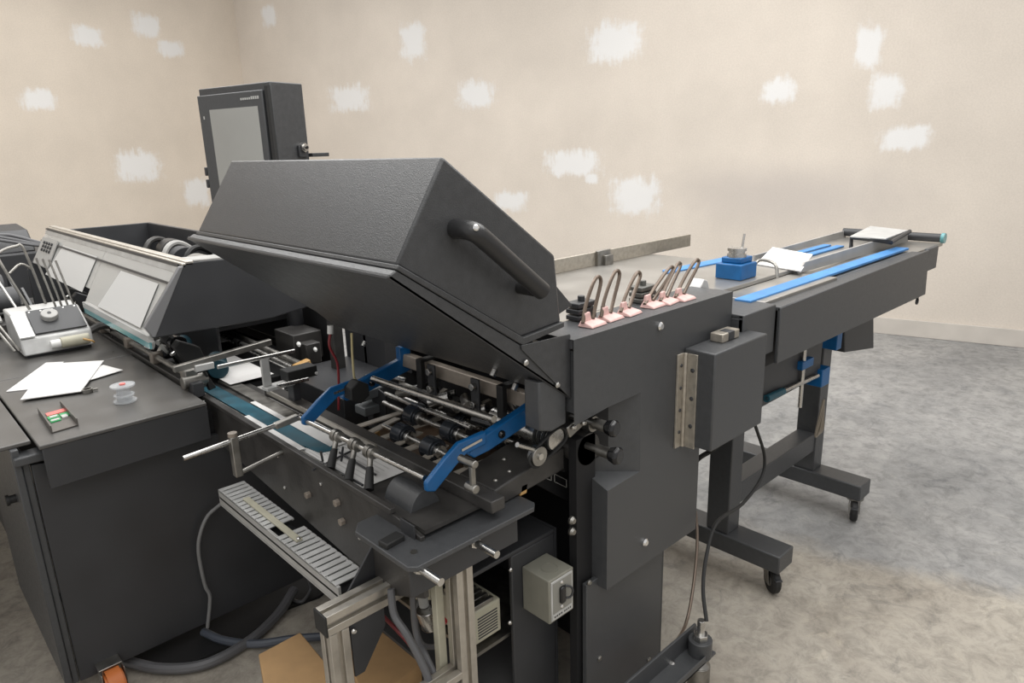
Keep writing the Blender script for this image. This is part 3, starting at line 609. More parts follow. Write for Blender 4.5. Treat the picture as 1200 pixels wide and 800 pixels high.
for (x0, y0, x1, y1) in (((1.160, 1.138, 0.781), (1.198, 1.138, 0.747), 0, 0), ((1.211, 1.138, 0.745), (1.250, 1.138, 0.710), 0, 0)) if False else (): pass
for a_, b_ in ((Vector((1.148, 1.138, 0.797)), Vector((1.192, 1.138, 0.767))), (Vector((1.204, 1.138, 0.759)), Vector((1.250, 1.138, 0.725)))):
    q_ = [a_, b_, b_ + Vector((0, 0, .022)), a_ + Vector((0, 0, .022))]
    for i in range(4): ck.bar(q_[i], q_[(i + 1) % 4], .0015, .0015, (0, 1, 0))
obj('counter_marking', ck, PALE, t)
pb = Vector((1.074, 1.060, 0.899))
pu = obj('pulley', MB().cyl(pb, pb + Vector((0, .02, 0)), .024, n=28), DULL, t, .001)
obj('hub', MB().cyl(pb + Vector((0, -.004, 0)), pb, .008), STEEL, pu)
pq = Vector((1.141, 1.090, 0.918))
dp = obj('drum', MB().cyl(pq + Vector((0, -.02, 0)), pq + Vector((0, .2, 0)), .027, n=28), STEEL, t)
for k in range(4): obj('groove', MB().ring(pq + Vector((0, -.018 + .014 * k, 0)), pq + Vector((0, -.010 + .014 * k, 0)), .0305, .02), RUBBER, dp)
obj('round_belt', MB().tube([pb + Vector((-.026, .008, .004)), pb + Vector((-.01, .008, -.026)), pb + Vector((.02, .008, -.02)), pq + Vector((.03, -.022, -.01)), pq + Vector((.02, -.022, .025)), pq + Vector((-.02, -.022, .024))], .004, 8, closed=True, smooth=5), RUBBER, t)
obj('push_rod', MB().cyl((1.010, 1.070, 0.947), (1.070, 1.070, 0.914), .006), STEEL, t)
lk = [Vector((0.867, 1.060, 0.954)), Vector((0.866, 1.060, 0.896))]
obj('link_arm', MB().bar(lk[0], lk[1], .010, .012, (1, 0, 0)).cyl(lk[0] + Vector((0, -.012, 0)), lk[0] + Vector((0, .04, 0)), .009).cyl(lk[1] + Vector((0, -.012, 0)), lk[1] + Vector((0, .02, 0)), .010), DULL, t, .002)
# linkage clutter hung under the square bar
for k in range(16):
    y = 1.22 + .034 * k; x = 1.165 + .035 * math.sin(k * 2.3); z = .905 + .02 * math.sin(k * 1.7)
    obj('linkage', MB().cyl((x, y, z), (x + .045 * math.cos(k * 1.1), y + .05, z + .022 * math.sin(k * 1.3)), .009 + .004 * (k % 3)), (STEEL, DULL, GLOSS, STEEL)[k % 4], t, .001)
for k in range(9):
    y = 1.18 + .065 * k
    obj('link_bar', MB().obox((1.20 + .02 * math.sin(k * 2), y, .875 + .012 * math.cos(k * 3)), (1, .3 * math.sin(k), .2), (-.3 * math.sin(k), 1, 0), (-.2, 0, 1), .07, .018, .02), (DULL, NICKEL, WORN)[k % 3], t, .001)
obj('cross_rod', MB().cyl((1.16, 1.2, .90), (1.16, 1.75, .90), .008).cyl((1.20, 1.15, .865), (1.20, 1.75, .865), .01), DULL, t)
obj('cam_block', MB().obox((1.17, 1.50, .89), (1, 0, .2), (0, 1, 0), (-.2, 0, 1), .05, .05, .03).obox((1.19, 1.33, .885), (1, 0, .1), (0, 1, 0), (-.1, 0, 1), .06, .045, .035), RUBBER, t, .006)
obj('tan_block', MB().obox((.985, 1.66, .80), (1, .3, 0), (-.3, 1, 0), (0, 0, 1), .05, .03, .03), TAN, t, .003)

# blue guide frame
t = thing('shaft_guide', 'blue two armed guide frame holding steel shafts over the track', 'guide frame', (1.0, 1.5, .9))
obj('square_bar', MB().obox((1.162, 1.44, .985), (1, 0, -.15), (0, 1, 0), (.15, 0, 1), .035, .58, .038), BRONZE, t, .003, label='grey brown square crossbar')
def arm(y, dy):
    a = MB().prism([(1.175, y, 1.028), (1.135, y, 1.030), (1.135, y, .992), (1.02, y, .966), (.955, y, .950), (.930, y, .925), (.945, y, .912), (.99, y, .915), (1.175, y, .952)], (0, dy, 0))
    k = obj('arm', a, BLUE, t, .003)
    b_ = MB().prism([(.975, y - dy * .4, .972), (.895, y - dy * .4, .968), (.852, y - dy * .4, .942), (.800, y - dy * .4, .905), (.800, y - dy * .4, .885), (.822, y - dy * .4, .876), (.880, y - dy * .4, .915), (.915, y - dy * .4, .936), (.975, y - dy * .4, .940)], (0, dy * .6, 0))
    obj('fore_arm', b_, BLUE, k, .003)
    obj('slot', MB().bar((.96, y - dy * .44, .957), (.90, y - dy * .44, .950), .004, .006), STEEL, k)
    p = Vector((1.03, y, .945)); obj('screw', MB().dome(p, (0, -1, 0), .010, .008), GLOSS, k)
    return k
arm(1.145, .022); arm(1.705, .022)
p = Vector((0.964, 1.690, 0.944)); obj('clamp_nut', MB().cyl(p + Vector((0, -.03, 0)), p + Vector((0, .01, 0)), .034, n=6), RUBBER, t, .003)
obj('shaft', MB().cyl((1.020, 1.680, 0.966), (1.020, 1.157, 0.983), .009), STEEL, t)
bs = [Vector((0.812, 1.734, 0.891)), Vector((0.812, 1.158, 0.906))]
br = obj('brush_shaft', MB().cyl(bs[0], bs[1], .0068), STEEL, t)
for (px, tip) in ((.345, (0.763, 1.494, 0.835)), (.50, (0.759, 1.403, 0.835)), (.62, (0.767, 1.324, 0.835))):
    c_ = lerp(bs[0], bs[1], px); dd = (bs[1] - bs[0]).normalized()
    co = obj('collar', MB().cyl(c_ - dd * .012, c_ + dd * .004, .017).cyl(c_ + dd * .006, c_ + dd * .016, .015), DULL, br, .001)
    tp = Vector(tip); mid = lerp(c_, tp, .42)
    obj('finger', MB().cyl(c_, mid, .007), DULL, co)
    obj('brush', MB().cyl(mid, tp, .009, .012, n=12), RUBBER, co)
obj('fork_wires', MB().cyl((0.731, 1.529, 0.830), (0.869, 1.561, 0.830), .003).cyl((0.757, 1.519, 0.850), (0.751, 1.512, 0.880), .003).cyl((0.835, 1.574, 0.830), (0.828, 1.390, 0.830), .003).cyl((0.771, 1.559, 0.830), (0.776, 1.366, 0.830), .003).cyl((0.811, 1.524, 0.830), (0.814, 1.514, 0.870), .003), DARK, t)
# two hanging link plates and two stirrups on the square bar
for (px, y) in ((516, 1.535), (563, 1.345)):
    k = obj('hanger_plate', MB().prism([(1.128, y - .016, 1.015), (1.128, y + .016, 1.015), (1.128, y + .016, .925), (1.128, y, .905), (1.128, y - .016, .925)], (-.008, 0, 0)), DARK, t, .002)
    for z in (.995, .945): obj('bolt', MB().cyl((1.12, y, z), (1.108, y, z), .010), STEEL, k, .001)
for y in (1.59, 1.245):
    obj('stirrup', MB().box(1.118, 1.134, y - .012, y + .012, .93, 1.015).box(1.118, 1.19, y - .012, y + .012, 1.010, 1.02), RUBBER, t, .002)

# rods, posts and sensors over the track further back
t = thing('guide_rod', 'long thin steel rod on a clamp post crossing the track', 'rod', (.62, 1.72, .86))
ra, rb = Vector((0.497, 1.740, 0.876)), Vector((0.815, 1.740, 0.894))
obj('rod', MB().cyl(ra, rb, .0065), STEEL, t)
pc = lerp(ra, rb, .40)
obj('post', MB().box(pc.x - .010, pc.x + .010, 1.728, 1.752, pc.z - .10, pc.z + .012), DULL, t, .002)
obj('thumb_screw', MB().cyl(pc + Vector((0, 0, .012)), pc + Vector((0, 0, .022)), .012), BRONZE, t)
obj('post_foot', MB().cyl((pc.x, 1.74, pc.z - .095), (.752, 1.74, pc.z - .075), .006), DULL, t)
obj('clamp', MB().obox(lerp(ra, rb, .87), (1, 0, .1), (0, 1, 0), (-.1, 0, 1), .07, .02, .016), DULL, t, .002)
t = thing('cross_bar', 'flat dull steel bar spanning the track beside the clear guard', 'bar', (.9, 2.3, .9))
obj('bar', MB().bar((0.671, 2.300, 0.947), (1.001, 2.300, 0.970), .02, .020), DULL, t, .002)
obj('bar_foot', MB().box(.715, .75, 2.28, 2.32, .842, .89), DARK, t, .002)
obj('sleeve', MB().bar((0.733, 2.290, 0.937), (0.793, 2.290, 0.937), .02, .022), SILV, t, .002)
t = thing('photo_sensor', 'black box sensor on a rod with an upright grey bracket behind the track', 'sensor', (1.03, 1.98, .85))
sc = Vector((0.949, 2.000, 0.935))
obj('body', MB().obox(sc, (1, 0, 0), (0, 1, 0), (0, 0, 1), .10, .055, .034), RUBBER, t, .003)
obj('lens', MB().cyl(sc + Vector((.045, -.0275, -.008)), sc + Vector((.045, -.031, -.008)), .005), WHITEP, t)
ba = Vector((0.840, 2.000, 0.923))
obj('bracket', MB().box(ba.x - .012, ba.x + .014, 1.99, 2.0, ba.z - .005, ba.z + .085).box(ba.x - .012, sc.x - .03, 1.97, 2.01, ba.z - .016, ba.z - .005), SILV, t, .002)
obj('rod', MB().cyl((0.702, 1.995, 1.012), (0.940, 1.995, 1.008), .006).cyl((0.857, 1.960, 0.922), (0.958, 1.960, 0.919), .006), STEEL, t)
obj('base', MB().box(sc.x - .035, sc.x - .01, 1.98, 2.02, .82, sc.z - .015), DARK, t, .002)
t = thing('rear_stand', 'dark sheet metal cabinet standing behind the track under the hood', 'cabinet', (1.3, 2.15, 0))
obj('body', MB().box(1.32, 1.9, 1.85, 2.35, .03, 1.03), DARK, t, .003)
obj('front_door', MB().box(1.05, 1.32, 1.92, 2.35, .60, .835), DARK, t, .003)
obj('grey_panel', MB().box(1.13, 1.318, 1.88, 1.915, .715, .90), mat('mid_grey_panel', (.10, .105, .11), .5), t, .002)
obj('upper_box', MB().box(1.24, 1.33, 1.80, 1.95, .90, 1.06), DARK, t, .002)
obj('white_tag', MB().box(1.238, 1.24, 1.815, 1.835, .965, .985), WHITEP, t)
wr = MB().tube([(0.996, 1.850, 1.095), (0.984, 1.850, 1.042), (1.004, 1.850, 0.984), (1.002, 1.850, 0.915), (0.993, 1.850, 0.834)], .004, 8, smooth=5)
w_ = tag(obj('red_cable', wr, mat('dark_red_wire', (.22, .02, .025), .4)), 'red and white twisted wire hanging from under the hood', 'cable')
obj('white_plug', MB().cyl((0.994, 1.850, 1.103), (0.991, 1.850, 1.078), .009), WHITEP, w_)
tag(obj('yellow_cable', MB().tube([(1.005, 1.750, 1.094), (1.001, 1.750, 1.031), (1.000, 1.750, 0.965), (1.005, 1.750, 0.951)], .0035, 8, smooth=4), YEL), 'thin yellow cord hanging from under the hood beside the clamp nut', 'cable')

# ------------------------------------------------------------------ aluminium frame and electrics below the plate
def extr(mb, a, b, s=.042, up=(0, 0, 1)):        # T-slot profile: square bar with a groove on each side
    a, b = Vector(a), Vector(b); d = (b - a).normalized(); u = Vector(up); sd = d.cross(u).normalized(); u = sd.cross(d)
    for i in (-1, 1):
        for j in (-1, 1):
            c = (a + b) / 2 + sd * (s * .31 * i) + u * (s * .31 * j); mb.obox(c, d, sd, u, (b - a).length, s * .38, s * .38)
    mb.obox((a + b) / 2, d, sd, u, (b - a).length, s * .55, s * .55); return mb
t = thing('aluminium_frame', 'slotted aluminium profile stand under the front plate', 'frame', (.75, 1.2, 0))
obj('beam', extr(MB(), (.585, 1.262, .605), (.83, 1.262, .605), .05), ALU, t, .001)
obj('end_cap', MB().box(.580, .585, 1.236, 1.288, .579, .631), RUBBER, t, .002)
obj('leg', extr(MB(), (.612, 1.262, .578), (.612, 1.262, .0), .048, (0, 1, 0)), ALU, t, .001)
LZ = Vector((0.849, 1.100, 0.436)).z - .02
obj('leg', extr(MB(), (.845, 1.10, .715), (.845, 1.10, .0), .046, (0, 1, 0)), ALU, t, .001)
obj('beam', extr(MB(), (.63, 1.10, LZ), (.822, 1.10, LZ), .046), ALU, t, .001)
obj('upright', MB().box(.80, .822, 1.13, 1.15, .26, .66), CREAM, t, .002)
obj('gusset', MB().prism([(.64, 1.24, .58), (.73, 1.24, .58), (.73, 1.24, .53), (.665, 1.24, .44), (.64, 1.24, .44)], (0, .006, 0)), DARK, t, .001)
obj('bolt', MB().dome((.645, 1.235, .565), (0, -1, 0), .007, .006), STEEL, t)

t = thing('electrical_cabinet', 'open black electrical cabinet under the plate carrying a grey switch box', 'electrical cabinet', (1.15, 1.3, 0))
obj('front_panel', MB().box(1.035, 1.19, 1.13, 1.142, .03, .618), DARK, t, .003)
obj('top_panel', MB().box(.90, 1.19, 1.13, 1.60, .618, .63), DARK, t, .003)
obj('back_plate', MB().box(1.19, 1.2, 1.13, 1.75, .03, .63), DARK, t)
obj('floor_plate', MB().box(.93, 1.19, 1.15, 1.75, .20, .21), mat('cabinet_floor', (.07, .07, .07), .5), t)
obj('rear_plate', MB().box(.95, 1.19, 1.75, 1.76, .2, .63), PIT, t)
for p in ((1.031, 1.130, 0.585), (1.022, 1.130, 0.436)): obj('screw', MB().dome(p, (0, -1, 0), .006, .006), STEEL, t)
sb = obj('switch_box', MB().box(1.070, 1.160, 1.035, 1.1295, .452, .575), GREYBOX, t, .003, label='grey green switch box')
fr = obj('switch_plate', MB().box(1.076, 1.154, 1.0325, 1.036, .458, .569), SILV, sb, .001)
obj('switch_face', MB().box(1.081, 1.149, 1.0315, 1.034, .478, .564), mat('switch_face_grey', (.24, .235, .21), .5), fr)
obj('nameplate', MB().box(1.079, 1.151, 1.0312, 1.034, .461, .476), PALE, fr)
dk = MB()
for k in range(4): dk.box(1.084 + .008 * k, 1.089 + .008 * k, 1.0308, 1.032, .466, .471)
for k in range(4): dk.box(1.120 + .007 * k, 1.124 + .007 * k, 1.0308, 1.032, .466, .471)
obj('marking', dk, DARK, fr)
rk = obj('rocker', MB().obox((1.112, 1.029, .522), (1, 0, 0), (0, 1, 0), (0, 0, 1), .018, .012, .046), GLOSS, fr, .004)
obj('screw', MB().dome((1.112, 1.032, .556), (0, -1, 0), .005, .003).dome((1.112, 1.032, .486), (0, -1, 0), .005, .003), CHROME, fr)
obj('padlock_loop', MB().tube([(1.122, 1.03, .542), (1.135, 1.022, .536), (1.140, 1.02, .522), (1.134, 1.022, .508), (1.122, 1.03, .506)], .003, 8, smooth=4), DARK, fr)
obj('knockout', MB().ring((1.115, 1.075, .575), (1.115, 1.075, .5762), .022, .019), GREYBOX, sb)

G = 'control modules in the open electrical cabinet'
def module(x0, x1, y0, y1, z0, z1, m, label, n=7):
    t = thing('control_module', label, 'control module', ((x0 + x1) / 2, (y0 + y1) / 2, z0), G)
    obj('case', MB().box(x0, x1, y0, y1, z0, z1), m, t, .004)
    tb = MB()
    for k in range(n):
        yy = y0 + (y1 - y0) * (k + .15) / n; tb.box(x0 + .004, x1 - .02, yy, yy + (y1 - y0) * .55 / n, z1, z1 + .012)
    obj('terminal_row', tb, DULL, t, .001)
    vt = MB()
    for k in range(8): vt.box(x0 + .012, x1 - .012, y0 - .0006, y0 + .002, z0 + .012 + k * (z1 - z0 - .03) / 8, z0 + .016 + k * (z1 - z0 - .03) / 8)
    obj('vents', vt, DARK, t); return t
module(.93, 1.02, 1.16, 1.31, .40, .495, CREAM, 'cream vented module nearest the front in the electrical cabinet')
module(.93, 1.05, 1.34, 1.52, .41, .50, CREAM, 'cream wide module behind the vented one in the electrical cabinet', 9)
module(.96, 1.05, 1.54, 1.63, .45, .58, RUBBER, 'black relay module at the back of the electrical cabinet', 4)
tag(obj('module_rail', MB().box(.92, 1.19, 1.15, 1.65, .375, .385).box(1.05, 1.19, 1.20, 1.65, .385, .42), DULL), 'metal rail carrying the cream modules in the cabinet', 'rail')
t = thing('cable_gland', 'chrome and red connector hanging above the aluminium beam', 'connector', (.78, 1.25, .5))
k = Vector((0.835, 1.220, 0.532))
obj('body', MB().cyl(k + Vector((0, 0, .0)), k + Vector((.012, -.005, -.05)), .028, .03), STEEL, t, .002)
obj('stem', MB().cyl(k + Vector((.0, .01, 0)), k + Vector((-.005, .02, .09)), .012), PALE, t)
obj('red_ring', MB().cyl(k + Vector((.014, -.02, -.03)), k + Vector((.02, -.03, -.045)), .018), RED, t)
# wires and hoses
def cable(name, pts, r, m, label, cat='cable', grp=None, sm=6):
    return tag(obj(name, MB().tube(pts, r, 10, smooth=sm), m), label, cat, grp)
cable('grey_cable', [(0.784, 1.200, 0.642), (0.785, 1.200, 0.503), (0.777, 1.150, 0.465), (0.780, 1.120, 0.410), (0.777, 1.100, 0.305)], .0075, HOSE, 'grey cable dropping from the front plate inside the aluminium stand', grp='grey cables in the aluminium stand')
cable('grey_cable', [(0.837, 1.250, 0.544), (0.822, 1.250, 0.479), (0.801, 1.200, 0.458), (0.853, 1.200, 0.420)], .0065, HOSE, 'curled grey cable hanging below the chrome connector', grp='grey cables in the aluminium stand')
cable('grey_cable', [(0.740, 1.220, 0.632), (0.731, 1.200, 0.579), (0.737, 1.160, 0.540), (0.753, 1.120, 0.450), (0.756, 1.100, 0.367)], .009, HOSE, 'thick grey cable leaning across the aluminium stand', grp='grey cables in the aluminium stand')
cable('red_cable', [(0.744, 1.300, 0.534), (0.777, 1.280, 0.476), (0.791, 1.240, 0.441), (0.808, 1.200, 0.380), (0.804, 1.180, 0.358)], .005, mat('maroon_wire', (.16, .015, .02), .4), 'dark red wire bundle slanting behind the aluminium stand')
cable('red_cable', [(0.871, 1.300, 0.544), (0.866, 1.300, 0.504), (0.867, 1.300, 0.484)], .003, RED, 'short red wire above the chrome connector')
cable('grey_hose', [(0.377, 2.275, 0.030), (0.451, 2.164, 0.025), (0.556, 2.084, 0.025), (0.699, 2.088, 0.025), (0.833, 2.144, 0.030), (0.929, 2.198, 0.060)], .017, HOSE, 'thick grey hose curving over the floor under the cabinet', 'hose')
cable('blue_grey_hose', [(0.611, 2.243, 0.030), (0.645, 2.155, 0.025), (0.715, 2.059, 0.025), (0.819, 1.989, 0.025), (0.941, 1.891, 0.030), (1.141, 1.827, 0.030)], .014, mat('blue_grey_hose', (.07, .08, .10), .35), 'blue grey hose lying straight across the floor to the stand', 'hose')
cable('thin_cable', [(0.717, 2.190, 0.495), (0.668, 2.190, 0.468), (0.635, 2.190, 0.410), (0.623, 2.190, 0.347), (0.626, 2.190, 0.233), (0.635, 2.190, 0.179), (0.612, 2.190, 0.075)], .006, mat('pale_grey_cable', (.17, .17, .17), .4), 'pale grey cable hanging down the black cabinet front')
cable('thin_cable', [(0.984, 2.189, 0.080), (0.990, 2.196, 0.030), (0.943, 2.171, 0.015), (0.922, 2.208, 0.015), (0.941, 2.267, 0.020)], .006, HOSE, 'small loop of dark cable on the floor below the wiring duct')
cable('black_cable', [(2.011, 1.020, 0.742), (2.107, 1.040, 0.641), (2.170, 1.040, 0.531), (2.136, 1.030, 0.465), (1.954, 1.000, 0.449), (1.724, 0.960, 0.493), (1.622, 0.930, 0.442), (1.560, 0.900, 0.374), (1.518, 0.860, 0.311)], .0055, RUBBER, 'black cable looping from the side box down to the floor bracket')
cable('black_cable', [(1.839, 1.120, 0.589), (1.845, 1.100, 0.620), (1.857, 1.060, 0.658), (1.764, 0.970, 0.755)], .008, RUBBER, 'short black cable leaving the bottom of the side box')
cable('brown_cable', [(1.827, 1.130, 0.544), (1.851, 1.110, 0.418), (1.804, 1.070, 0.328), (1.723, 1.030, 0.228), (1.642, 1.000, 0.162), (1.532, 0.970, 0.164)], .005, BROWN, 'brown wire hanging down along the right edge of the housing')
cable('black_cable', [(2.272, 1.160, 0.105), (2.274, 1.158, 0.060), (2.277, 1.115, 0.040), (2.280, 1.065, 0.050)], .004, RUBBER, 'short black wire hanging under the conveyor foot near the caster')

# cardboard boxes
t = thing('cardboard_box', 'brown cardboard box on the floor left of the aluminium leg', 'box', (.5, 1.45, 0))
z = .17
obj('carton', MB().prism([Vector((p[0], p[1], 0)) for p in ((0.635, 1.820, 0.170), (0.771, 1.822, 0.170), (0.752, 1.535, 0.170), (0.532, 1.505, 0.170))], (0, 0, z)), CARD, t, .004)
t = thing('cardboard_box', 'brown cardboard box behind the aluminium leg under the plate', 'box', (.75, 1.4, 0))
obj('carton', MB().prism([Vector((p[0], p[1], 0)) for p in ((0.803, 1.602, 0.200), (0.931, 1.642, 0.200), (0.937, 1.415, 0.200), (0.733, 1.377, 0.200))], (0, 0, .2)), CARD, t, .004)

# ------------------------------------------------------------------ levelling foot bracket
t = thing('levelling_bracket', 'black steel channel with a threaded levelling foot in front of the housing', 'bracket', (1.4, .9, 0))
pz = Vector((1.542, 0.870, 0.224)); ZC = pz.z
obj('channel', MB().box(1.02, pz.x - .02, .858, .862, ZC - .055, ZC - .030).box(1.02, pz.x + .035, .858, .93, ZC - .055, ZC - .047).box(1.02, pz.x + .035, .925, .933, ZC - .055, ZC + .012), BLACK, t, .003)
obj('boss', MB().cyl((pz.x, .89, ZC - .055), (pz.x, .89, ZC), .034), BLACK, t, .002)
obj('threaded_rod', MB().cyl((pz.x, .89, ZC - .12), (pz.x, .89, ZC + .062), .011), STEEL, t, .001)
obj('nut', MB().cyl((pz.x, .89, ZC), (pz.x, .89, ZC + .018), .022, n=6), STEEL, t, .001)
obj('foot_pad', MB().cyl((pz.x, .89, .0), (pz.x, .89, ZC - .085), .032).cyl((pz.x, .89, ZC - .085), (pz.x, .89, ZC - .07), .032, .018), DULL, t, .002)
obj('bolt', MB().dome(Vector((1.452, 0.925, 0.167)), (0, -1, 0), .014, .012), STEEL, t)
obj('bolt', MB().cyl((pz.x + .03, .93, ZC - .02), (pz.x + .045, .93, ZC - .02), .016, n=6), BLACK, t)
obj('red_base', MB().cyl((pz.x, .89, .0), (pz.x, .89, .008), .045), RED, t)

# ------------------------------------------------------------------ pink spring clips and dark clips on the housing top
CS = 1.22
def clip(x, y, z, rz, lean, label, grp, hf=1.):
    t = thing('spring_clip', label, 'spring clip', (x, y, z), grp)
    M_ = Matrix.Rotation(rz, 3, 'Z'); P = lambda a, b, c: Vector((x, y, z)) + M_ @ (Vector((a, b, c)) * CS)
    obj('jaw', MB().add([P(-.022, -.020, 0), P(.030, -.022, 0), P(.030, .016, 0), P(-.022, .016, 0), P(-.020, -.018, .004), P(.026, -.018, .006), P(.026, .010, .011), P(-.018, .010, .013)],
        [(3, 2, 1, 0), (4, 5, 6, 7), (0, 1, 5, 4), (1, 2, 6, 5), (2, 3, 7, 6), (3, 0, 4, 7)]).hexa([P(-.016, .002, .008), P(.008, .002, .008), P(.008, .012, .008), P(-.016, .012, .008), P(-.012, .004, .026), P(.006, .004, .026), P(.006, .010, .026), P(-.012, .010, .026)]), PINK, t, .002)
    l = lean
    obj('wire_handle', MB().tube([P(-.020, .004, .008), P(-.016 + l * .42, .012, .036 * hf), P(-.004 + l * .88, .016, .072 * hf), P(.010 + l * 1.05, .018, .083 * hf), P(.022 + l * .95, .016, .072 * hf), P(.020 + l * .45, .012, .036 * hf), P(.014, .004, .010)], .0048, 10, smooth=5), BROWN, t)
    return t
LBL = ['pink spring clip with upright wire loop, closest to the hood', 'pink spring clip with upright wire loop, second from the hood', 'pink spring clip with slanted wire loop, third from the hood',
       'pink spring clip, first of the leaning far trio', 'pink spring clip, in the middle of the leaning far trio', 'wide pink spring clip, last one toward the conveyor end']
for i, (px, rz, ln_) in enumerate((((1.250, 1.056, 1.185), .1, .040), ((1.324, 1.061, 1.185), .1, .046), ((1.397, 1.059, 1.185), .15, .066), ((1.506, 1.064, 1.185), .1, .105), ((1.565, 1.058, 1.185), .2, .100), ((1.628, 1.049, 1.185), .05, .080))):
    clip(px[0], px[1], ZT + .0005, rz, ln_, LBL[i], 'pink spring clips on the housing top', (1.05, 1.08, .9, .82, .86, .92)[i])
LB2 = ['dark ribbed clamp block behind the first pink clip', 'dark ribbed clamp block behind the second pink clip', 'grey ribbed clamp block between the two pink clip trios', 'grey ribbed clamp block next to the steel corner at the far trio']
for i, (px, m) in enumerate((((1.288, 1.118, 1.185), DARK), ((1.413, 1.147, 1.185), DARK), ((1.544, 1.119, 1.185), mat('grey_clamp', (.14, .14, .13), .4, .5)), ((1.660, 1.138, 1.185), mat('grey_clamp_b', (.16, .17, .17), .4, .5)))):
    x, y = px[0], px[1]; t = thing('clamp_block', LB2[i], 'clamp', (x, y, ZT), 'ribbed clamp blocks on the housing top')
    zz = ZT + .001 if y < 1.12 else 1.13
    for k in range(3): obj('rib', MB().box(x - .034, x + .034, y - .022, y + .022, zz + k * .016, zz + k * .016 + .013), m, t, .003)
    obj('lug', MB().cyl((x, y, zz + .045), (x, y, zz + .058), .009), m, t, .001)
sk = Vector((1.827, 1.132, 1.185))
tag(obj('steel_wedge', MB().prism([(sk.x - .06, sk.y - .03, ZT - .05), (sk.x + .05, sk.y - .03, ZT - .05), (sk.x + .02, sk.y - .03, ZT + .015), (sk.x - .0, sk.y - .03, ZT + .022)], (0, .05, 0)), SILV, None, .003), 'pale steel wedge lying behind the far pink clips', 'wedge')

# ------------------------------------------------------------------ clear guard over the gripper station
t = thing('clear_guard', 'long clear acrylic guard with black end panels over the inserting station', 'guard', (.85, 3.4, .9))
GY0, GY1 = 2.42, 4.42; TRIM = mat('guard_trim_grey', (.20, .20, .205), .4, .2)
def gprof(xo): return None
upper = [(.806, 1.262), (.790, 1.258), (.776, 1.235), (.735, 1.165), (.690, 1.085), (.664, 1.035)]
def skin(y0, y1, prof, th=.004):
    mb = MB(); n_ = len(prof); vs = []
    for y in (y0, y1):
        for (x, z) in prof: vs.append((x, y, z))
        for (x, z) in reversed(prof): vs.append((x + th, y, z - th * .4))
    m = 2 * n_
    return mb.add(vs, [tuple(range(m)), tuple(range(m, 2 * m))] + [(i, (i + 1) % m, m + (i + 1) % m, m + i) for i in range(m)])
obj('clear_panel', skin(GY0 + .036, 3.28, upper), ACRYL, t, label='clear lower front section')
obj('clear_panel', skin(3.285, GY1, upper[:5]), ACRYL, t, label='clear shorter far section')
obj('bottom_edge', MB().box(.652, .660, GY0 + .02, 3.27, .992, 1.014), TEALG, t, .001)
obj('bottom_lip', MB().box(.650, .668, GY0 + .02, 3.27, 1.014, 1.038), ACRYL, t, .001)
obj('top_rail', MB().box(.795, .825, GY0, GY1, 1.250, 1.268).box(.785, .80, GY0, GY1, 1.245, 1.262), ALU, t, .004)
obj('hinge_strip', MB().prism([(.781, GY0 + .02, 1.246), (.775, GY0 + .02, 1.228), (.772, GY0 + .02, 1.230), (.778, GY0 + .02, 1.248)], (0, GY1 - GY0 - .02, 0)), SILV, t)
gp = MB()
gp.prism([(.752, GY0 + .02, 1.198), (.748, GY0 + .02, 1.191), (.744, GY0 + .02, 1.194), (.748, GY0 + .02, 1.201)], (0, GY1 - GY0 - .02, 0))
obj('dark_seam', gp, DARK, t)
obj('dark_seam', MB().prism([(.784, GY0 + .02, 1.256), (.781, GY0 + .02, 1.249), (.777, GY0 + .02, 1.251), (.780, GY0 + .02, 1.258)], (0, GY1 - GY0 - .02, 0)), DARK, t)
lb = MB()
for (y0, y1, a, c) in ((2.55, 2.98, .25, .95), (3.35, 3.95, .15, .85)):
    A0 = lerp((.776, 0, 1.235), (.664, 0, 1.035), a); A1 = lerp((.776, 0, 1.235), (.664, 0, 1.035), c)
    lb.add([(A0.x - .006, y0, A0.z), (A1.x - .008, y0, A1.z), (A1.x - .008, y1 + .1, A1.z), (A0.x - .006, y1, A0.z)], [(0, 1, 2, 3)])
obj('reflecting_sheet', lb, mat('white_backing', (.56, .56, .55), .4), t, label='whitish panel behind the acrylic')
obj('vent_plate', MB().prism([(.757, 4.05, 1.215), (.757, 4.38, 1.215), (.690, 4.38, 1.09), (.690, 4.05, 1.09)], (-.005, 0, .003)), GREYP, t)
vh = MB()
for i in range(4):
    for j in range(3):
        p = Vector((.741 - .009 * j, 4.12 + .055 * i, 1.195 - .017 * j)); vh.cyl(p + Vector((-.002, 0, .001)), p + Vector((-.007, 0, .004)), .008, n=8)
obj('vent_holes', vh, DARK, t)
obj('end_panel', MB().prism([(.640, GY0, 1.072), (.662, GY0, 1.030), (1.07, GY0, 1.022), (1.40, GY0, 1.06), (1.40, GY0, 1.24), (.86, GY0, 1.262), (.80, GY0, 1.262), (.775, GY0, 1.25)], (0, .018, 0)), DARK, t, .004)
obj('edge_trim', MB().prism([(.640, GY0 - .004, 1.072), (.660, GY0 - .004, 1.034), (.669, GY0 - .004, 1.034), (.790, GY0 - .004, 1.252), (.775, GY0 - .004, 1.252)], (0, .018, 0)), TRIM, t, .003)
obj('end_panel', MB().prism([(.80, GY1, 1.24), (.66, GY1, 1.05), (.66, GY1, .80), (1.30, GY1, .80), (1.30, GY1, 1.24)], (0, .02, 0)), DARK, t, .003)
obj('back_panel', MB().box(1.28, 1.30, 2.75, GY1, .82, 1.24), DARK, t, .003)
obj('inner_wall', MB().box(.93, .94, 2.6, 4.38, .83, 1.10), DARK, t)
obj('inner_floor', MB().box(.95, 1.28, 2.75, GY1, .93, .95), PIT, t)
obj('inner_box', MB().box(1.05, 1.25, 2.70, 2.80, 1.14, 1.205), SILV, t, .004)
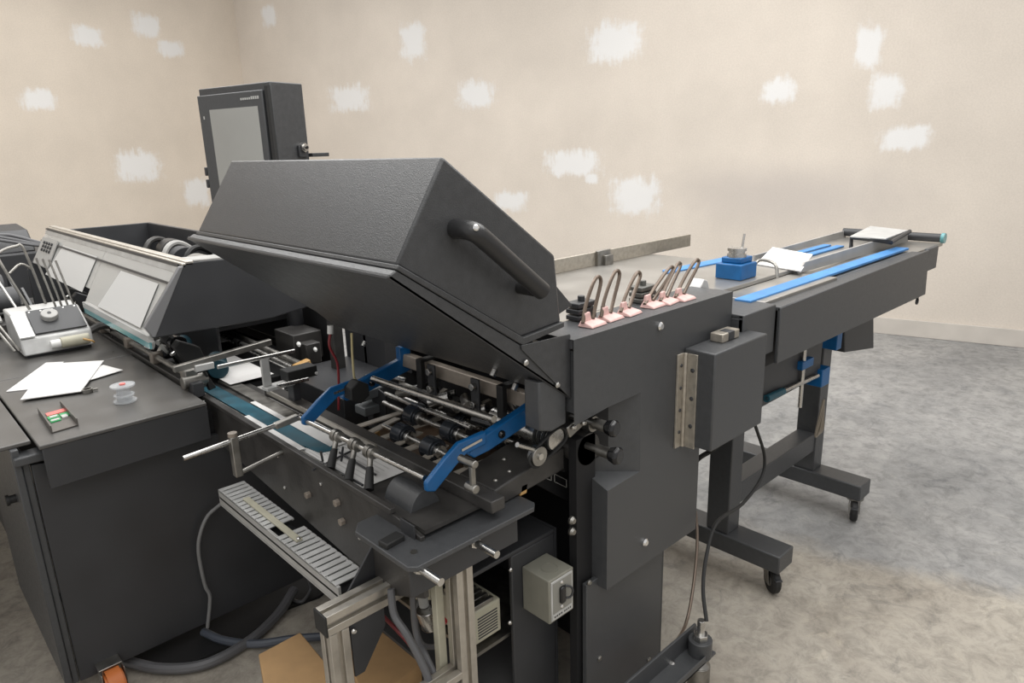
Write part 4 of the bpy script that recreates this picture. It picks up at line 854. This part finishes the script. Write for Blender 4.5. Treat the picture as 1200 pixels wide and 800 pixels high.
obj('top_flange', MB().prism([(.82, GY0 + .001, 1.2625), (1.12, GY0 + .001, 1.2515), (1.12, GY0 + .10, 1.2515), (.82, GY0 + .10, 1.2625)], (0, 0, .006)), GREYP, t, .001)
obj('catch', MB().obox((.70, 2.88, 1.09), (0, 1, 0), (.5, 0, 1), (1, 0, -.5), .16, .012, .02), GREYP, t, .003)

# mechanism seen inside the guard
t = thing('gripper_gear', 'dark gears and pale hoses inside the guard behind its clear panel', 'mechanism', (1.2, 3.1, .95))
for k, (y, z) in enumerate(((2.75, 1.11), (2.95, 1.13), (3.15, 1.12), (3.5, 1.12), (3.8, 1.13))):
    obj('drum', MB().cyl((1.0 + .05 * k, y - .04, z), (1.0 + .05 * k, y + .05, z), .07, n=24), (DARK, WORN, DULL)[k % 3], t, .003)
for k in range(5):
    y = 2.7 + .28 * k; obj('hose', MB().tube([(1.05, y, .97), (1.08, y, 1.16), (1.16, y + .04, 1.20), (1.24, y + .05, 1.13), (1.26, y + .05, .97)], .014, 8, smooth=5), (GREYP, WORN, RUBBER)[k % 3], t)

# ------------------------------------------------------------------ feeder rail, arms and pockets along the table edge
t = thing('gripper_rail', 'dull steel chain rail with rods and pivots along the table edge', 'rail', (.74, 2.9, .86))
obj('base_rail', MB().box(.722, .752, 2.33, 4.2, .845, .872), WORN, t, .003)
obj('slide_rod', MB().cyl((.737, 2.36, .895), (.737, 4.0, .895), .010), DULL, t)
for y in (2.38, 2.70, 3.02, 3.38): obj('rod_block', MB().box(.718, .758, y - .018, y + .018, .872, .912), BRONZE, t, .004)
obj('pivot', MB().cyl((.70, 2.33, .885), (.78, 2.33, .885), .022).box(.712, .752, 2.325, 2.36, .85, .925), DULL, t, .003)
obj('black_lever', MB().prism([(.775, 2.31, .845), (.80, 2.31, .85), (.765, 2.31, .93)], (0, .02, 0)), RUBBER, t, .003)
for k, (y, z) in enumerate(((2.62, .95), (2.82, .96), (3.05, .95), (3.3, .96))):
    obj('arm', MB().bar((.82, y, .86), (.76, y + .05, z + .06), .05, .03), (RUBBER, DARK)[k % 2], t, .006)
    obj('roller', MB().cyl((.79, y - .02, z), (.79, y + .03, z), .03), (GLOSS, DULL)[k % 2], t, .002)
    obj('tip', MB().dome((.735, y + .08, z - .01), (-1, 0, .3), .016, .03), WHITEP, t)
for k in range(10):
    y = 2.5 + .17 * k; w_ = .012 * math.sin(k * 2.1)
    obj('gripper', MB().prism([(.80 + w_, y, .84), (.86 + w_, y, .84), (.83 + w_, y, .95), (.765 + w_, y, .985), (.745 + w_, y, .965)], (0, .045, 0)), (RUBBER, GLOSS, DARK)[k % 3], t, .004)
    obj('gripper_pin', MB().cyl((.745 + w_, y + .05, .93 + w_), (.80 + w_, y + .085, .945), .010 if k % 2 else .006), (STEEL, PALE, DULL)[k % 3], t, .001)
    if k % 2: obj('clevis', MB().bar((.75, y + .08, .875), (.79, y + .09, .93), .022, .012), (STEEL, BRONZE)[k // 2 % 2], t, .003)
obj('teal_roller', MB().cyl((.86, 2.44, .872), (.90, 2.56, .872), .035), DTEAL, t, .003)
obj('teal_roller', MB().cyl((.82, 2.66, .905), (.86, 2.78, .905), .035), DTEAL, t, .003)
obj('pale_finger', MB().bar((.78, 2.74, .90), (.80, 2.70, .96), .012, .04), PALE, t, .003)
sheet('track_sheet', [(.86, 2.35, 0), (1.02, 2.35, 0), (1.02, 2.75, 0), (.86, 2.75, 0)], .835, .0015, 'white sheet on the track just below the black guard end', 'paper', 'sheets riding on the track')
sheet('track_sheet', [(.95, 2.80, 0), (1.08, 2.80, 0), (1.08, 3.1, 0), (.95, 3.1, 0)], .872, .0015, 'white sheet under the guard end, further back than the other', 'paper', 'sheets riding on the track')
t = thing('track_extension', 'dark rear bed of the track with bright guide rods under the guard', 'track bed', (1.0, 2.8, .8))
obj('bed', MB().box(.765, 1.22, 2.36, 4.2, .80, .82), PIT, t)
obj('back_wall', MB().box(1.31, 1.32, 2.44, 4.2, .70, 1.02), PIT, t)
obj('guide_rod', MB().cyl((1.06, 2.28, .86), (1.06, 3.3, .88), .014), STEEL, t); obj('guide_rod', MB().cyl((1.10, 2.28, .86), (1.10, 3.3, .88), .014), DULL, t)
obj('block', MB().box(1.16, 1.28, 2.46, 2.62, .82, .93).box(1.18, 1.24, 2.40, 2.46, .82, .90), WORN, t, .004)
obj('fitting', MB().dome((1.17, 2.44, .90), (-.4, -1, 0), .008, .03), WHITEP, t)
obj('fitting', MB().dome((1.21, 2.39, .88), (-.4, -1, 0), .007, .03), WHITEP, t)
obj('frame_post', MB().box(1.20, 1.24, 2.22, 2.26, .70, 1.03).box(1.32, 1.345, 2.2, 2.22, .70, 1.03), WORN, t, .003)
obj('brass_block', MB().obox((1.08, 2.24, .865), (1, 0, .2), (0, 1, 0), (-.2, 0, 1), .06, .03, .05), TAN, t, .004)

def hopper(ox_, oy_, name, label):
    t = thing('feeder_hopper', label, 'feeder', (ox_, oy_, TZ), 'feeder hoppers on the left table')
    P = lambda a, b, c: Vector((ox_ + a, oy_ + b, TZ + c))
    B = lambda x0, x1, y0, y1, z0, z1: MB().hexa([P(x0, y0, z0), P(x1, y0, z0), P(x1, y1, z0), P(x0, y1, z0), P(x0, y0, z1), P(x1, y0, z1), P(x1, y1, z1), P(x0, y1, z1)])
    obj('body', MB().prism([P(0, 0, .012), P(0, .30, .012), P(0, .30, .16), P(0, .16, .155), P(0, .02, .075)], (.245, 0, 0)), SILV, t, .006)
    obj('foot', B(.01, .235, .02, .28, 0, .014), DARK, t)
    kp = obj('cover_plate', MB().prism([P(.055, .03, .084), P(.235, .03, .084), P(.235, .155, .156), P(.055, .155, .156)], (0, -.004, .006)), DARK, t, .001)
    nb = MB()
    for i in range(5):
        for (b_, c_) in ((.045, .097), (.145, .155)):
            p = P(.065 + .04 * i, b_, c_ - .002); nb.dome(p, (0, -.5, .87), .005, .005)
    obj('screws', nb, STEEL, kp)
    p = P(.125, .105, .130); kb = obj('knob', MB().cyl(p, p + Vector((0, -.012, .022)), .030, n=28), GREYP, kp, .003); obj('knob_hole', MB().cyl(p + Vector((0, -.011, .021)), p + Vector((0, -.013, .0235)), .007), DARK, kb)
    obj('white_patch', MB().prism([P(.0, .015, .080), P(.05, .015, .080), P(.05, .14, .150), P(.0, .14, .150)], (0, -.003, .005)), WHITEP, t)
    obj('motor', MB().cyl(P(.125, -.015, .045), P(.225, -.015, .045), .022, n=24), CREAM, t, .002)
    obj('motor_cap', MB().cyl(P(.09, -.015, .045), P(.125, -.015, .045), .017), WHITEP, t, .002)
    obj('motor_wire', MB().tube([P(.20, -.035, .05), P(.225, -.05, .04), P(.235, -.04, .03)], .004, 8, smooth=4), TAN, t)
    obj('side_arm', MB().tube([P(.24, .04, .06), P(.29, .04, .075), P(.33, .05, .06), P(.335, .05, .0)], .016, 8, smooth=4), WORN, t)
    for k in range(4):
        x = .160 + .022 * k; obj('guide_wire', MB().tube([P(x + .012, .18, .12), P(x - .020, .22, .36 - .006 * k)], .0042, 8), DULL, t)
    obj('wire_arch', MB().tube([P(.09, .2, .12), P(.02, .24, .36), P(.03, .26, .395), P(.09, .28, .41), P(.115, .28, .39), P(.15, .28, .16)], .0055, 8, smooth=4), DULL, t)
    obj('wire_arch', MB().tube([P(.05, .30, .30), P(.10, .33, .33), P(.14, .34, .30)], .005, 8, smooth=4), DULL, t)
    for k in range(2): obj('guide_wire', MB().tube([P(-.02 + .015 * k, .05, .03), P(-.16 + .02 * k, .22, .36)], .0055, 8), DULL, t)
    return t
hopper(.408, 3.20, '', 'silver grey feeder with black cover plate and wire guides on the worn table')
# further feeders and clutter beyond it
def block_feeder(x, y, label):
    t = thing('feeder_pocket', label, 'feeder', (x, y, TZ), 'feeder pockets at the far left')
    obj('base', MB().box(x, x + .30, y, y + .20, TZ, TZ + .06), WORN, t, .004)
    obj('tray', MB().prism([(x - .02, y, TZ + .07), (x - .02, y + .26, TZ + .20), (x - .02, y + .26, TZ + .21), (x - .02, y, TZ + .08)], (.14, 0, 0)), GREYP, t, .002)
    obj('drum', MB().cyl((x + .02, y + .22, TZ + .12), (x + .22, y + .22, TZ + .12), .07, n=28), DARK, t, .003)
    obj('drum_spoke', MB().box(x + .015, x + .021, y + .205, y + .235, TZ + .06, TZ + .18), PALE, t)
    obj('side_plate', MB().prism([(x + .24, y - .02, TZ), (x + .24, y + .25, TZ), (x + .24, y + .22, TZ + .18), (x + .24, y + .02, TZ + .10)], (.012, 0, 0)), (BLACK), t, .002)
    obj('guide_wire', MB().tube([(x + .05, y, TZ + .06), (x - .02, y + .12, TZ + .30)], .006, 8).tube([(x + .20, y, TZ + .06), (x + .13, y + .12, TZ + .30)], .006, 8), STEEL, t)
    obj('cable', MB().tube([(x - .06, y + .02, TZ + .07), (x + .08, y - .03, TZ + .11), (x + .18, y + .0, TZ + .10), (x + .22, y, TZ + .03)], .006, 8, smooth=5), RUBBER, t)
block_feeder(.30, 3.68, 'grey feeder pocket with dark drum directly behind the silver feeder')
block_feeder(.02, 3.55, 'grey feeder pocket cut by the left picture edge')
block_feeder(.32, 4.18, 'grey feeder pocket farthest back by the clear guard')
sheet('loose_sheet', [(.06, 3.10, 0), (.30, 3.10, 0), (.30, 3.42, 0), (.06, 3.42, 0)], TZ + .001, .004, 'pale flat board on the table at the left picture edge', 'board', None, SILV)
t = thing('far_feeder', 'dark bulky feeder with hoses beyond the pockets at the left edge', 'feeder', (.5, 5.2, 0))
obj('body', MB().box(.30, .95, 5.0, 5.4, .05, 1.08), DARK, t, .01)
obj('hood', MB().prism([(.2, 5.05, 1.08), (.2, 5.5, 1.08), (.2, 5.5, 1.22), (.2, 5.2, 1.20)], (.62, 0, 0)), DARK, t, .01)
for k in range(3): obj('hose', MB().tube([(.35 + .08 * k, 5.04, 1.10), (.5 + .08 * k, 5.08, 1.19), (.8 + .03 * k, 5.02, 1.12), (.95, 5.0, 1.09)], .010, 8, smooth=4), HOSE, t)
tag(obj('white_panel', MB().prism([(.90, 4.80, .95), (.90, 5.05, .95), (.90, 5.05, 1.20), (.90, 4.80, 1.20)], (.01, 0, 0)), WHITEP), 'white upright panel between the far feeder and the clear guard', 'panel')

# ------------------------------------------------------------------ light and camera
def area(name, loc, sx, sy, power, colr=(1, .99, .97), rot=(0, 0, 0)):
    l = bpy.data.lights.new(name, 'AREA'); l.shape = 'RECTANGLE'; l.size = sx; l.size_y = sy; l.energy = power; l.color = colr
    o = bpy.data.objects.new(name, l); o.location = loc; o.rotation_euler = rot; col.objects.link(o); return o
area('ceiling_and_fill_light', (2.4, .8, 3.6), 3.5, 2.2, 95)
area('ceiling_and_fill_light', (1.0, 3.6, 3.6), 3.0, 2.0, 85)
area('ceiling_and_fill_light', (3.6, 2.6, 3.6), 2.5, 2.5, 62)
area('ceiling_and_fill_light', (1.8, 6.4, 3.9), 3.0, 2.0, 80)  # added fill lamp, brightens the left and back walls
area('ceiling_and_fill_light', (-.8, -.6, 3.4), 2.5, 2.5, 45)
w = bpy.data.worlds.new('room_light'); bpy.context.scene.world = w; w.use_nodes = True
w.node_tree.nodes['Background'].inputs['Color'].default_value = (1, .985, .97, 1)
w.node_tree.nodes['Background'].inputs['Strength'].default_value = .72
cam = bpy.data.cameras.new('camera'); co = bpy.data.objects.new('camera', cam); col.objects.link(co)
cam.sensor_width = 36; cam.lens = 819.574 / 1200 * 36; cam.clip_start = .02
Rm = Matrix(((0.723514, 0.205020, -0.659162),(-0.689700, 0.174588, -0.702732),(-0.028992, 0.963061, 0.267719)))
co.matrix_world = Matrix.Translation((0, 0, 1.6)) @ Rm.to_4x4()
sc_ = bpy.context.scene; sc_.camera = co
sc_.view_settings.view_transform = 'Standard'; sc_.view_settings.look = 'None'
